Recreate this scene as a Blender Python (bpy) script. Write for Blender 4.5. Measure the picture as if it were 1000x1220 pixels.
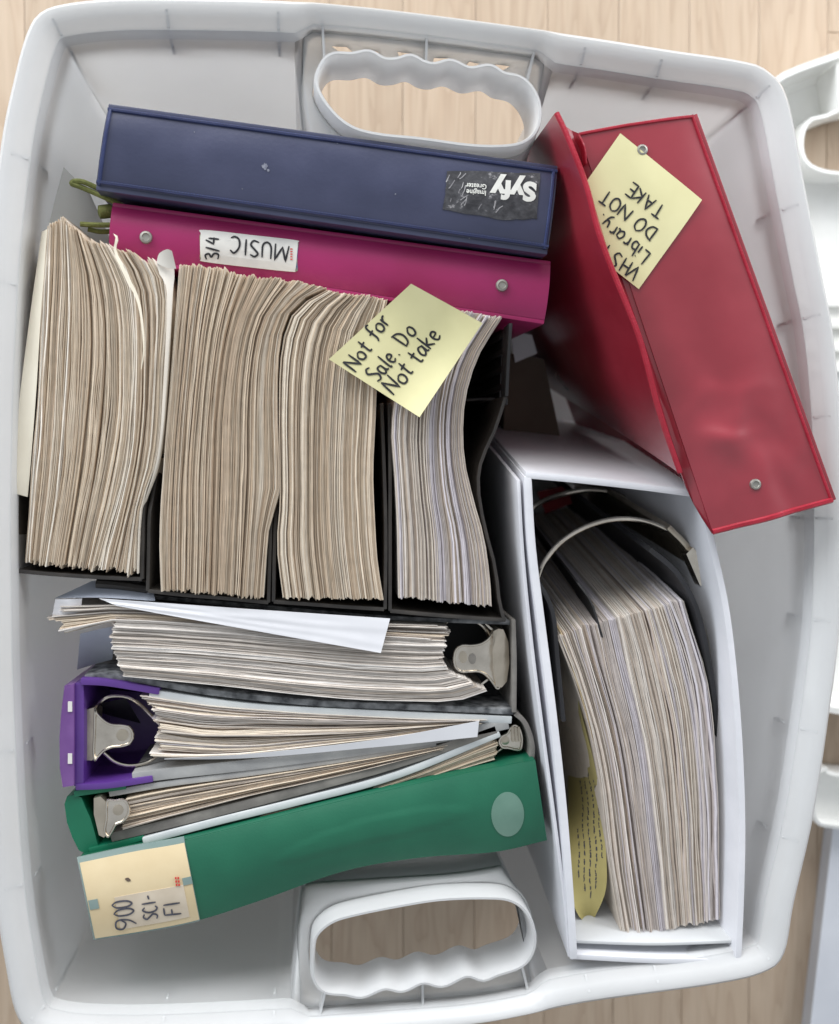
import bpy, bmesh, math, random
from mathutils import Vector, Matrix, noise

for o in list(bpy.data.objects):
    bpy.data.objects.remove(o)
S = bpy.context.scene
COL = S.collection
R = math.radians
V = Vector

# ------------------------------------------------------------------ camera
F = 1374.0                     # focal length in photo pixels (photo is 1000 x 1220)
H = 1.03                       # camera height above the floor
NAD = (370.0, 560.0)           # photo pixel straight below the camera
_wz = -V(((NAD[0]-500)/F, -(NAD[1]-610)/F, -1)).normalized()
_wx = (V((1, 0, 0)) - _wz*_wz.x).normalized()
_wy = _wz.cross(_wx)
ROT = Matrix((_wx, _wy, _wz))  # camera axes -> world axes
cam = bpy.data.cameras.new('camera')
camo = bpy.data.objects.new('camera', cam)
COL.objects.link(camo)
camo.matrix_world = Matrix.Translation((0, 0, H)) @ ROT.to_4x4()
cam.sensor_fit = 'VERTICAL'
cam.sensor_height = 24
cam.lens = F/1220*24
cam.clip_start = 0.02
cam.clip_end = 50
cam.dof.use_dof = True
cam.dof.focus_distance = 0.76
cam.dof.aperture_fstop = 3.2
S.camera = camo

def at(px, py, z):
    """world point at height z that stands at this place of the plan traced from the photograph"""
    d = ROT @ V(((px-500)/F, -(py-610)/F, -1))
    k = (z-H)/d.z
    return V((d.x*k, d.y*k, z))

# ------------------------------------------------------------------ world and lamps
w = bpy.data.worlds.new('World')
S.world = w
w.use_nodes = True
w.node_tree.nodes['Background'].inputs[0].default_value = (0.90, 0.95, 1.0, 1)
w.node_tree.nodes['Background'].inputs[1].default_value = 0.57

def area(name, loc, target, sx, sy, power, col):
    l = bpy.data.lights.new(name, 'AREA')
    l.shape = 'RECTANGLE'; l.size = sx; l.size_y = sy; l.energy = power; l.color = col
    o = bpy.data.objects.new(name, l); COL.objects.link(o)
    o.location = loc
    o.rotation_euler = (V(target)-V(loc)).to_track_quat('-Z', 'Y').to_euler()
    return o
area('window_light', (-0.35, 1.9, 1.15), (0.0, 0.1, 0.2), 1.8, 1.2, 40, (1.0, 0.985, 0.96))
area('side_window_light', (-1.55, 1.3, 0.95), (0.1, 0.1, 0.2), 1.1, 1.0, 36, (0.88, 0.94, 1.0))

area('right_window_light', (1.7, 1.2, 0.85), (0.1, 0.1, 0.15), 1.1, 1.0, 34, (0.97, 0.98, 1.0))

S.view_settings.view_transform = 'Standard'
S.view_settings.look = 'None'
S.view_settings.exposure = 0.0
S.view_settings.gamma = 1.0
S.cycles.use_denoising = True
S.cycles.max_bounces = 14
S.cycles.diffuse_bounces = 10
S.cycles.glossy_bounces = 4
S.cycles.transmission_bounces = 10
S.cycles.transparent_max_bounces = 16

# ------------------------------------------------------------------ materials
def mat(name):
    m = bpy.data.materials.new(name); m.use_nodes = True
    nt = m.node_tree
    return m, nt, nt.nodes['Principled BSDF'], nt.nodes['Material Output']

def lin(r, g, b):
    f = lambda c: (c/255/12.92) if c/255 <= 0.04045 else ((c/255+0.055)/1.055)**2.4
    return (f(r), f(g), f(b), 1)

def add(nt, t, **k):
    n = nt.nodes.new(t)
    for a, b in k.items(): setattr(n, a, b)
    return n

def noisy(name, c1, c2, scale=40, rough=0.5, bump=0.0, bscale=None, metal=0.0, coat=0.0, spec=0.5, stretch=None, detail=4, sss=0):
    """two near tones broken by noise, with an optional fine relief"""
    m, nt, b, out = mat(name)
    tc = add(nt, 'ShaderNodeTexCoord')
    mp = add(nt, 'ShaderNodeMapping')
    if stretch: mp.inputs['Scale'].default_value = stretch
    nt.links.new(tc.outputs['Object'], mp.inputs[0])
    n = add(nt, 'ShaderNodeTexNoise'); n.inputs['Scale'].default_value = scale; n.inputs['Detail'].default_value = detail
    nt.links.new(mp.outputs[0], n.inputs['Vector'])
    rp = add(nt, 'ShaderNodeValToRGB')
    rp.color_ramp.elements[0].position = 0.35; rp.color_ramp.elements[0].color = c1
    rp.color_ramp.elements[1].position = 0.68; rp.color_ramp.elements[1].color = c2
    nt.links.new(n.outputs['Fac'], rp.inputs[0])
    nt.links.new(rp.outputs[0], b.inputs['Base Color'])
    b.inputs['Roughness'].default_value = rough
    b.inputs['Metallic'].default_value = metal
    b.inputs['Coat Weight'].default_value = coat
    b.inputs['Coat Roughness'].default_value = 0.25
    b.inputs['Specular IOR Level'].default_value = spec
    if sss:
        b.inputs['Subsurface Weight'].default_value = sss
        b.inputs['Subsurface Radius'].default_value = (0.004, 0.004, 0.004)
    rr = add(nt, 'ShaderNodeMapRange')
    rr.inputs['To Min'].default_value = max(0.03, rough-0.08); rr.inputs['To Max'].default_value = min(1, rough+0.10)
    nt.links.new(n.outputs['Fac'], rr.inputs[0]); nt.links.new(rr.outputs[0], b.inputs['Roughness'])
    if bump:
        n2 = add(nt, 'ShaderNodeTexNoise'); n2.inputs['Scale'].default_value = bscale or scale*6; n2.inputs['Detail'].default_value = 3
        nt.links.new(mp.outputs[0], n2.inputs['Vector'])
        bp = add(nt, 'ShaderNodeBump'); bp.inputs['Strength'].default_value = bump; bp.inputs['Distance'].default_value = 0.002
        nt.links.new(n2.outputs['Fac'], bp.inputs['Height']); nt.links.new(bp.outputs[0], b.inputs['Normal'])
    return m

def paper_mat(name, base, rough=0.85):
    """paper: the tint of each sheet comes from its own attribute, with faint grain and foxing"""
    m, nt, b, out = mat(name)
    a = add(nt, 'ShaderNodeAttribute', attribute_name='tint')
    tc = add(nt, 'ShaderNodeTexCoord')
    n = add(nt, 'ShaderNodeTexNoise'); n.inputs['Scale'].default_value = 160; n.inputs['Detail'].default_value = 6
    nt.links.new(tc.outputs['Object'], n.inputs['Vector'])
    rp = add(nt, 'ShaderNodeMapRange'); rp.inputs['From Min'].default_value = 0.3; rp.inputs['From Max'].default_value = 0.7
    rp.inputs['To Min'].default_value = 0.92; rp.inputs['To Max'].default_value = 1.03
    nt.links.new(n.outputs['Fac'], rp.inputs[0])
    mx = add(nt, 'ShaderNodeMix', data_type='RGBA', blend_type='MULTIPLY'); mx.inputs['Factor'].default_value = 1
    nt.links.new(a.outputs['Color'], mx.inputs['A']); nt.links.new(rp.outputs[0], mx.inputs['B'])
    nt.links.new(mx.outputs['Result'], b.inputs['Base Color'])
    b.inputs['Roughness'].default_value = rough
    b.inputs['Specular IOR Level'].default_value = 0.2
    return m

def plastic_clear(name, tint, clear=0.2, trans=0.4, rough=0.35):
    """frosted polypropylene: part diffuse, part translucent, a little see-through, soft gloss"""
    m, nt, b, out = mat(name)
    nt.nodes.remove(b)
    tc = add(nt, 'ShaderNodeTexCoord')
    n = add(nt, 'ShaderNodeTexNoise'); n.inputs['Scale'].default_value = 14; n.inputs['Detail'].default_value = 5
    nt.links.new(tc.outputs['Object'], n.inputs['Vector'])
    n2 = add(nt, 'ShaderNodeTexNoise'); n2.inputs['Scale'].default_value = 600
    nt.links.new(tc.outputs['Object'], n2.inputs['Vector'])
    bp = add(nt, 'ShaderNodeBump'); bp.inputs['Strength'].default_value = 0.15; bp.inputs['Distance'].default_value = 0.001
    nt.links.new(n2.outputs['Fac'], bp.inputs['Height'])
    df = add(nt, 'ShaderNodeBsdfDiffuse'); tr = add(nt, 'ShaderNodeBsdfTranslucent')
    tp = add(nt, 'ShaderNodeBsdfTransparent'); gl = add(nt, 'ShaderNodeBsdfGlossy')
    df.inputs[0].default_value = tint; tr.inputs[0].default_value = tint
    tp.inputs[0].default_value = (0.96, 0.97, 0.97, 1)
    gl.inputs['Roughness'].default_value = rough
    nt.links.new(bp.outputs[0], gl.inputs['Normal'])
    m1 = add(nt, 'ShaderNodeMixShader'); m1.inputs[0].default_value = trans
    nt.links.new(df.outputs[0], m1.inputs[1]); nt.links.new(tr.outputs[0], m1.inputs[2])
    m2 = add(nt, 'ShaderNodeMixShader')
    mr = add(nt, 'ShaderNodeMapRange'); mr.inputs['From Min'].default_value = 0.3; mr.inputs['From Max'].default_value = 0.7
    mr.inputs['To Min'].default_value = clear*0.8; mr.inputs['To Max'].default_value = clear*1.2
    nt.links.new(n.outputs['Fac'], mr.inputs[0]); nt.links.new(mr.outputs[0], m2.inputs[0])
    nt.links.new(m1.outputs[0], m2.inputs[1]); nt.links.new(tp.outputs[0], m2.inputs[2])
    fr = add(nt, 'ShaderNodeFresnel'); fr.inputs[0].default_value = 1.45
    m3 = add(nt, 'ShaderNodeMixShader'); nt.links.new(fr.outputs[0], m3.inputs[0])
    nt.links.new(m2.outputs[0], m3.inputs[1]); nt.links.new(gl.outputs[0], m3.inputs[2])
    nt.links.new(m3.outputs[0], out.inputs[0])
    return m

def wood_mat():
    m, nt, b, out = mat('maple_laminate')
    tc = add(nt, 'ShaderNodeTexCoord'); oi = add(nt, 'ShaderNodeObjectInfo')
    sc = add(nt, 'ShaderNodeVectorMath', operation='SCALE'); sc.inputs['Scale'].default_value = 9.0
    cb = add(nt, 'ShaderNodeCombineXYZ')
    for k in range(3): nt.links.new(oi.outputs['Random'], cb.inputs[k])
    nt.links.new(cb.outputs[0], sc.inputs[0])
    ad = add(nt, 'ShaderNodeVectorMath', operation='ADD')
    nt.links.new(tc.outputs['Object'], ad.inputs[0]); nt.links.new(sc.outputs[0], ad.inputs[1])
    mp = add(nt, 'ShaderNodeMapping'); mp.inputs['Scale'].default_value = (14, 1.6, 1)
    nt.links.new(ad.outputs[0], mp.inputs[0])
    n = add(nt, 'ShaderNodeTexNoise'); n.inputs['Scale'].default_value = 2.2; n.inputs['Detail'].default_value = 3; n.inputs['Distortion'].default_value = 0.6
    nt.links.new(mp.outputs[0], n.inputs['Vector'])
    mu = add(nt, 'ShaderNodeMath', operation='MULTIPLY'); mu.inputs[1].default_value = 7
    nt.links.new(n.outputs['Fac'], mu.inputs[0])
    fr = add(nt, 'ShaderNodeMath', operation='FRACT'); nt.links.new(mu.outputs[0], fr.inputs[0])
    rp = add(nt, 'ShaderNodeValToRGB')
    e = rp.color_ramp.elements
    e[0].position = 0.0; e[0].color = lin(184, 155, 123); e[1].position = 1.0; e[1].color = lin(192, 164, 132)
    x = e.new(0.18); x.color = lin(190, 161, 129)
    x = e.new(0.6); x.color = lin(198, 171, 140)
    nt.links.new(fr.outputs[0], rp.inputs[0])
    mp2 = add(nt, 'ShaderNodeMapping'); mp2.inputs['Scale'].default_value = (300, 9, 1)
    nt.links.new(ad.outputs[0], mp2.inputs[0])
    n2 = add(nt, 'ShaderNodeTexNoise'); n2.inputs['Scale'].default_value = 1.5; n2.inputs['Detail'].default_value = 3
    nt.links.new(mp2.outputs[0], n2.inputs['Vector'])
    hv = add(nt, 'ShaderNodeHueSaturation')
    mr = add(nt, 'ShaderNodeMapRange'); mr.inputs['To Min'].default_value = 0.82; mr.inputs['To Max'].default_value = 0.92
    nt.links.new(oi.outputs['Random'], mr.inputs[0]); nt.links.new(mr.outputs[0], hv.inputs['Value'])
    hv.inputs['Saturation'].default_value = 0.78
    mr2 = add(nt, 'ShaderNodeMapRange'); mr2.inputs['To Min'].default_value = 0.86; mr2.inputs['To Max'].default_value = 1.1
    nt.links.new(n2.outputs['Fac'], mr2.inputs[0])
    mx = add(nt, 'ShaderNodeMix', data_type='RGBA', blend_type='MULTIPLY'); mx.inputs['Factor'].default_value = 1
    nt.links.new(rp.outputs[0], mx.inputs['A']); nt.links.new(mr2.outputs[0], mx.inputs['B'])
    nt.links.new(mx.outputs['Result'], hv.inputs['Color']); nt.links.new(hv.outputs[0], b.inputs['Base Color'])
    b.inputs['Roughness'].default_value = 0.42
    return m

M = {}
M['wood'] = wood_mat()
M['seam'] = noisy('dark_joint', lin(90, 68, 50), lin(110, 84, 62), 60, 0.9)
M['tote'] = plastic_clear('frosted_plastic', (0.975, 0.98, 0.985, 1), 0.22, 0.42, 0.30)
M['tote_wall'] = plastic_clear('frosted_plastic_wall', (0.975, 0.98, 0.985, 1), 0.10, 0.72, 0.30)
M['tote_clear'] = plastic_clear('thin_frosted_plastic', (0.97, 0.975, 0.975, 1), 0.26, 0.62, 0.35)
M['white_plastic'] = noisy('white_plastic', lin(226, 226, 222), lin(238, 238, 236), 20, 0.4, 0.05)
M['board'] = noisy('white_board', lin(205, 208, 216), lin(216, 219, 226), 15, 0.5, 0.05)
M['blue'] = noisy('navy_vinyl', lin(44, 49, 76), lin(56, 60, 88), 22, 0.42, 0.06, 400, coat=0.5)
M['blue_edge'] = noisy('navy_vinyl_edge', lin(36, 44, 82), lin(46, 56, 96), 60, 0.4, 0.2, 700)
M['magenta'] = noisy('magenta_plastic', lin(144, 25, 82), lin(158, 32, 96), 14, 0.42, 0.06, 900, coat=0.1)
M['red'] = noisy('red_vinyl', lin(132, 30, 44), lin(148, 44, 57), 14, 0.30, 1.0, 11, coat=0.9)
M['red_edge'] = noisy('red_vinyl_seam', lin(148, 22, 42), lin(160, 32, 52), 70, 0.35, 0.2, 600)
M['green'] = noisy('green_plastic', lin(13, 86, 63), lin(19, 96, 70), 22, 0.42, 0.05, 600, coat=0.1)
M['green_light'] = noisy('green_translucent_plastic', lin(18, 106, 78), lin(26, 120, 88), 22, 0.4, 0.05, 600)
M['purple'] = noisy('purple_plastic', lin(80, 46, 124), lin(94, 56, 138), 26, 0.35, 0.05, 500, coat=0.2)
M['purple_edge'] = noisy('purple_plastic_edge', lin(106, 68, 132), lin(122, 84, 146), 40, 0.35, 0.05)
M['white_vinyl'] = noisy('white_vinyl', lin(208, 209, 214), lin(220, 220, 225), 16, 0.38, 0.25, 60, coat=0.1)
M['white_liner'] = noisy('white_liner', lin(192, 194, 196), lin(206, 208, 208), 18, 0.6, 0.1)
M['holder'] = noisy('dark_plastic', lin(50, 47, 45), lin(66, 62, 58), 60, 0.42, 0.1, 900)
M['holder_black'] = noisy('black_plastic', lin(34, 34, 36), lin(44, 44, 46), 60, 0.45, 0.1, 900)
M['black'] = noisy('black_sheet', lin(30, 30, 32), lin(40, 40, 44), 40, 0.5)
M['cloud'] = noisy('cloudy_grey_board', lin(62, 64, 68), lin(150, 152, 154), 130, 0.7, 0.1, detail=6)
M['grey_board'] = noisy('grey_board', lin(150, 150, 150), lin(172, 172, 170), 50, 0.75, 0.1)
M['grey_pale'] = noisy('pale_grey_board', lin(188, 192, 194), lin(204, 208, 208), 40, 0.6, 0.05)
M['grey_dark'] = noisy('dark_grey_board', lin(112, 108, 104), lin(138, 134, 128), 60, 0.75, 0.1)
M['metal'] = noisy('nickel', lin(196, 188, 176), lin(222, 214, 202), 70, 0.20, 0.5, 60, metal=1.0)
M['brass'] = noisy('dull_nickel', lin(182, 172, 156), lin(202, 192, 176), 60, 0.30, 0.4, 70, metal=0.9)
M['rivet'] = noisy('rivet_metal', lin(150, 148, 142), lin(172, 170, 162), 80, 0.42, metal=0.8)
M['note'] = noisy('yellow_note_paper', lin(208, 202, 156), lin(215, 209, 164), 30, 0.85, 0.03)
M['note2'] = noisy('folded_yellow_paper', lin(178, 166, 108), lin(192, 180, 120), 30, 0.85, 0.05)
M['ink'] = noisy('black_ink', lin(24, 24, 28), lin(36, 36, 42), 300, 0.6)
M['ink_soft'] = noisy('grey_ink', lin(64, 64, 74), lin(84, 84, 94), 300, 0.7)
M['print_white'] = noisy('white_print', lin(214, 214, 208), lin(232, 232, 226), 120, 0.6)
M['print_red'] = noisy('red_print', lin(196, 60, 52), lin(208, 84, 74), 120, 0.6)
M['label_white'] = noisy('label_paper', lin(206, 204, 200), lin(222, 220, 214), 70, 0.7, 0.05)
M['label_grey'] = noisy('faded_label', lin(196, 182, 162), lin(206, 193, 174), 70, 0.7)
M['label_tan'] = noisy('aged_label', lin(204, 184, 146), lin(214, 196, 160), 26, 0.5, 0.03)
M['worn'] = noisy('worn_sticker', lin(120, 118, 122), lin(176, 174, 176), 260, 0.7)
M['foil'] = noisy('label_edge_foil', lin(60, 90, 150), lin(196, 188, 70), 90, 0.4)
M['teal'] = noisy('grey_green_plastic', lin(116, 136, 132), lin(136, 152, 148), 30, 0.35, coat=0.2)
M['oval'] = noisy('grey_oval', lin(92, 126, 112), lin(106, 138, 124), 40, 0.4)
M['olive'] = noisy('olive_cord', lin(98, 104, 52), lin(120, 124, 70), 400, 0.8, 0.4, 900)
M['card_white'] = noisy('white_card', lin(222, 216, 206), lin(232, 227, 218), 24, 0.8, 0.05)
M['card_cream'] = noisy('cream_card', lin(220, 212, 194), lin(230, 223, 206), 24, 0.8, 0.05)
M['sheet_white'] = noisy('white_sheet', lin(212, 212, 216), lin(222, 222, 226), 14, 0.8, 0.04)
M['sheet_blue'] = noisy('bluish_sheet', lin(172, 178, 192), lin(188, 194, 206), 14, 0.7, 0.04)
M['sleeve'] = plastic_clear('plastic_sleeve', (0.78, 0.78, 0.76, 1), 0.25, 0.4, 0.25)
M['shade_or_stain_brown'] = noisy('shade_or_stain_brown', lin(88, 74, 64), lin(102, 88, 76), 24, 0.85, 0.05)  # darkened brown for the shaded gap in the tote; also colours the label stain
M['dark_red'] = noisy('dark_red_card', lin(130, 24, 34), lin(146, 34, 42), 30, 0.7)
M['paper'] = paper_mat('aged_paper', None)

def sticker_mat():
    m, nt, b, out = mat('scuffed_black_sticker')
    tc = add(nt, 'ShaderNodeTexCoord')
    mp = add(nt, 'ShaderNodeMapping'); mp.inputs['Scale'].default_value = (1, 1.4, 1); mp.inputs['Rotation'].default_value = (0, 0, 0.7)
    nt.links.new(tc.outputs['Object'], mp.inputs[0])
    n = add(nt, 'ShaderNodeTexNoise'); n.inputs['Scale'].default_value = 120; n.inputs['Detail'].default_value = 8; n.inputs['Roughness'].default_value = 0.7
    nt.links.new(mp.outputs[0], n.inputs['Vector'])
    rp = add(nt, 'ShaderNodeValToRGB'); e = rp.color_ramp.elements
    e[0].position = 0.40; e[0].color = lin(44, 44, 48); e[1].position = 0.60; e[1].color = lin(74, 74, 78)
    x = e.new(0.66); x.color = lin(150, 148, 150)
    nt.links.new(n.outputs['Fac'], rp.inputs[0]); nt.links.new(rp.outputs[0], b.inputs['Base Color'])
    b.inputs['Roughness'].default_value = 0.5
    return m
M['sticker'] = sticker_mat()

# ------------------------------------------------------------------ object helpers
def tag(o, label=None, cat=None, group=None, kind=None):
    if label: o['label'] = label
    if cat: o['category'] = cat
    if group: o['group'] = group
    if kind: o['kind'] = kind
    return o

def thing(name, label, cat, loc, group=None):
    o = bpy.data.objects.new(name, None); COL.objects.link(o)
    o.location = loc; o.empty_display_size = 0.02
    return tag(o, label, cat, group)

def root_loc(p):
    l = V((0, 0, 0))
    while p is not None:
        l = l + V(p.location); p = p.parent
    return l

def obj(name, bm, m, parent=None, smooth=False, origin=None):
    """link one mesh built in world coordinates, as a child of parent if given"""
    off = root_loc(parent)
    loc = V((0, 0, 0))
    if parent is None:
        loc = V(origin) if origin is not None else V((0, 0, 0))
        off = loc
    for v in bm.verts: v.co = v.co - off
    bmesh.ops.recalc_face_normals(bm, faces=bm.faces)
    me = bpy.data.meshes.new(name)
    bm.to_mesh(me); bm.free()
    if smooth:
        for p in me.polygons: p.use_smooth = True
        try: me.set_sharp_from_angle(angle=R(40))
        except Exception: pass
    me.materials.append(m)
    o = bpy.data.objects.new(name, me); COL.objects.link(o)
    if parent is not None: o.parent = parent
    else: o.location = loc
    return o

def cr(pts, n, closed=False):
    """Catmull-Rom curve through points, n samples"""
    P = [tuple(p) for p in pts]; L = len(P); d = len(P[0])
    if L == 2:
        return [tuple(P[0][k]+(P[1][k]-P[0][k])*i/(n-1) for k in range(d)) for i in range(n)]
    out = []
    segs = L if closed else L-1
    for i in range(n):
        u = i*segs/(n if closed else n-1)
        s = min(int(u), segs-1); t = u-s
        if closed: a, b, c, e = P[(s-1) % L], P[s % L], P[(s+1) % L], P[(s+2) % L]
        else:
            b, c = P[s], P[s+1]
            a = P[s-1] if s > 0 else tuple(2*b[k]-c[k] for k in range(d))
            e = P[s+2] if s+2 < L else tuple(2*c[k]-b[k] for k in range(d))
        out.append(tuple(0.5*((2*b[k])+(-a[k]+c[k])*t+(2*a[k]-5*b[k]+4*c[k]-e[k])*t*t+(-a[k]+3*b[k]-3*c[k]+e[k])*t**3) for k in range(d)))
    return out

def even(pts, n):
    """n points evenly spaced along a polyline"""
    L = [0.0]
    for a, b in zip(pts, pts[1:]): L.append(L[-1]+math.dist(a, b))
    out = []; j = 0
    for i in range(n):
        t = L[-1]*i/(n-1)
        while j < len(pts)-2 and L[j+1] < t: j += 1
        f = (t-L[j])/max(1e-9, L[j+1]-L[j])
        out.append(tuple(a+(b-a)*f for a, b in zip(pts[j], pts[j+1])))
    return out

def bevel(bm, w, seg=2):
    if w:
        e = [e for e in bm.edges if len(e.link_faces) == 2 and e.calc_face_angle(0) > 0.6]
        bmesh.ops.bevel(bm, geom=e, offset=w, segments=seg, affect='EDGES', profile=0.6)

def prism_bm(top, zb, lean=(0, 0), bev=0.0, bot=None):
    """closed solid: a top loop of world points dropped to height zb, leaning"""
    bm = bmesh.new()
    T = [bm.verts.new(p) for p in top]
    B = [bm.verts.new(V((p[0]+lean[0], p[1]+lean[1], zb))) for p in (bot or top)]
    n = len(T)
    bm.faces.new(T); bm.faces.new(B[::-1])
    for i in range(n):
        bm.faces.new((T[i], B[i], B[(i+1) % n], T[(i+1) % n]))
    bevel(bm, bev)
    return bm

def ppx(pts, z):
    return [at(p[0], p[1], p[2] if len(p) > 2 else z) for p in pts]

def prism(name, pts, z, zb, m, parent=None, lean=(0, 0), bev=0.0, smooth=True, origin=None):
    return obj(name, prism_bm(ppx(pts, z), zb, lean, bev), m, parent, smooth, origin)

def wall_bm(line, t, zb, lean=(0, 0), bev=0.0006, side=0.0):
    """slab standing on a line of world points (its top edge), thickness t, down to zb"""
    n = len(line); bm = bmesh.new(); rows = []
    for i, p in enumerate(line):
        a = line[max(0, i-1)]; b = line[min(n-1, i+1)]
        d = V((b[0]-a[0], b[1]-a[1], 0)).normalized(); nn = V((-d.y, d.x, 0))
        l = p+nn*(t*(0.5+side)); r = p-nn*(t*(0.5-side)); dz = V((lean[0], lean[1], 0))
        lb = V((l.x, l.y, zb))+dz; rb = V((r.x, r.y, zb))+dz
        rows.append([bm.verts.new(q) for q in (l, r, rb, lb)])
    for a, b in zip(rows, rows[1:]):
        for k in range(4): bm.faces.new((a[k], a[(k+1) % 4], b[(k+1) % 4], b[k]))
    bm.faces.new(rows[0]); bm.faces.new(rows[-1][::-1])
    bmesh.ops.recalc_face_normals(bm, faces=bm.faces)
    bevel(bm, bev)
    return bm

def wall(name, pts, z, zb, t, m, parent=None, n=16, lean=(0, 0), side=0.0, bev=0.0006, origin=None, curve=True):
    P = cr([(p[0], p[1], p[2] if len(p) > 2 else z) for p in pts], n) if curve else [(p[0], p[1], p[2] if len(p) > 2 else z) for p in pts]
    return obj(name, wall_bm([at(*p) for p in P], t, zb, lean, bev, side), m, parent, True, origin)

def bil(c, u, v):
    a, b, d, e = c          # ul, ur, lr, ll
    return (a*(1-u)+b*u)*(1-v)+(e*(1-u)+d*u)*v

def slab_bm(fn, nu, nv, thick, bev=0.0):
    """thick sheet over fn(u, v), thickness downwards"""
    bm = bmesh.new()
    T = [[bm.verts.new(fn(i/nu, j/nv)) for i in range(nu+1)] for j in range(nv+1)]
    B = [[bm.verts.new(v.co-V((0, 0, thick))) for v in r] for r in T]
    for j in range(nv):
        for i in range(nu):
            bm.faces.new((T[j][i], T[j][i+1], T[j+1][i+1], T[j+1][i]))
            bm.faces.new((B[j][i], B[j+1][i], B[j+1][i+1], B[j][i+1]))
    for i in range(nu):
        bm.faces.new((T[0][i], B[0][i], B[0][i+1], T[0][i+1]))
        bm.faces.new((T[nv][i+1], B[nv][i+1], B[nv][i], T[nv][i]))
    for j in range(nv):
        bm.faces.new((T[j+1][0], B[j+1][0], B[j][0], T[j][0]))
        bm.faces.new((T[j][nu], B[j][nu], B[j+1][nu], T[j+1][nu]))
    bevel(bm, bev)
    return bm

def tube_bm(pts, r, seg=8, closed=False, bm=None):
    bm = bm or bmesh.new(); n = len(pts); rings = []
    up = V((0, 0, 1))
    for i, p in enumerate(pts):
        a = pts[(i-1) % n] if closed else pts[max(0, i-1)]
        b = pts[(i+1) % n] if closed else pts[min(n-1, i+1)]
        d = (V(b)-V(a)).normalized()
        s = d.cross(up)
        if s.length < 0.05: s = d.cross(V((1, 0, 0)))
        s.normalize(); t = s.cross(d)
        rr = r[i] if isinstance(r, (list, tuple)) else r
        rings.append([bm.verts.new(V(p)+(s*math.cos(2*math.pi*k/seg)+t*math.sin(2*math.pi*k/seg))*rr) for k in range(seg)])
    for i in range(n if closed else n-1):
        a, b = rings[i], rings[(i+1) % n]
        for k in range(seg): bm.faces.new((a[k], a[(k+1) % seg], b[(k+1) % seg], b[k]))
    if not closed:
        bm.faces.new(rings[0][::-1]); bm.faces.new(rings[-1])
    return bm

def tube(name, pts, z, r, m, parent=None, n=24, closed=False, seg=8, origin=None):
    P = cr([(p[0], p[1], p[2] if len(p) > 2 else z) for p in pts], n, closed)
    return obj(name, tube_bm([at(*p) for p in P], r, seg, closed), m, parent, True, origin)

def lathe_bm(c, prof, seg=20, axis=None):
    """turned piece: prof = [(radius, height)], standing on c along axis"""
    bm = bmesh.new(); rings = []
    q = V((0, 0, 1)).rotation_difference(V(axis).normalized()) if axis is not None else None
    for r, h in prof:
        ring = []
        for k in range(seg):
            p = V((r*math.cos(2*math.pi*k/seg), r*math.sin(2*math.pi*k/seg), h))
            if q: p = q @ p
            ring.append(bm.verts.new(V(c)+p))
        rings.append(ring)
    for a, b in zip(rings, rings[1:]):
        for k in range(seg): bm.faces.new((a[k], a[(k+1) % seg], b[(k+1) % seg], b[k]))
    bm.faces.new(rings[0][::-1]); bm.faces.new(rings[-1])
    return bm

def rivet(parent, p, axis=(0, 0, 1), r=0.0042):
    o = obj('rivet', lathe_bm(p, [(r, -0.002), (r, 0.0006), (r*0.9, 0.0013), (r*0.62, 0.0016), (r*0.5, 0.0009), (r*0.2, 0.0008)], 20, axis), M['rivet'], parent, True)
    return o

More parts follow.
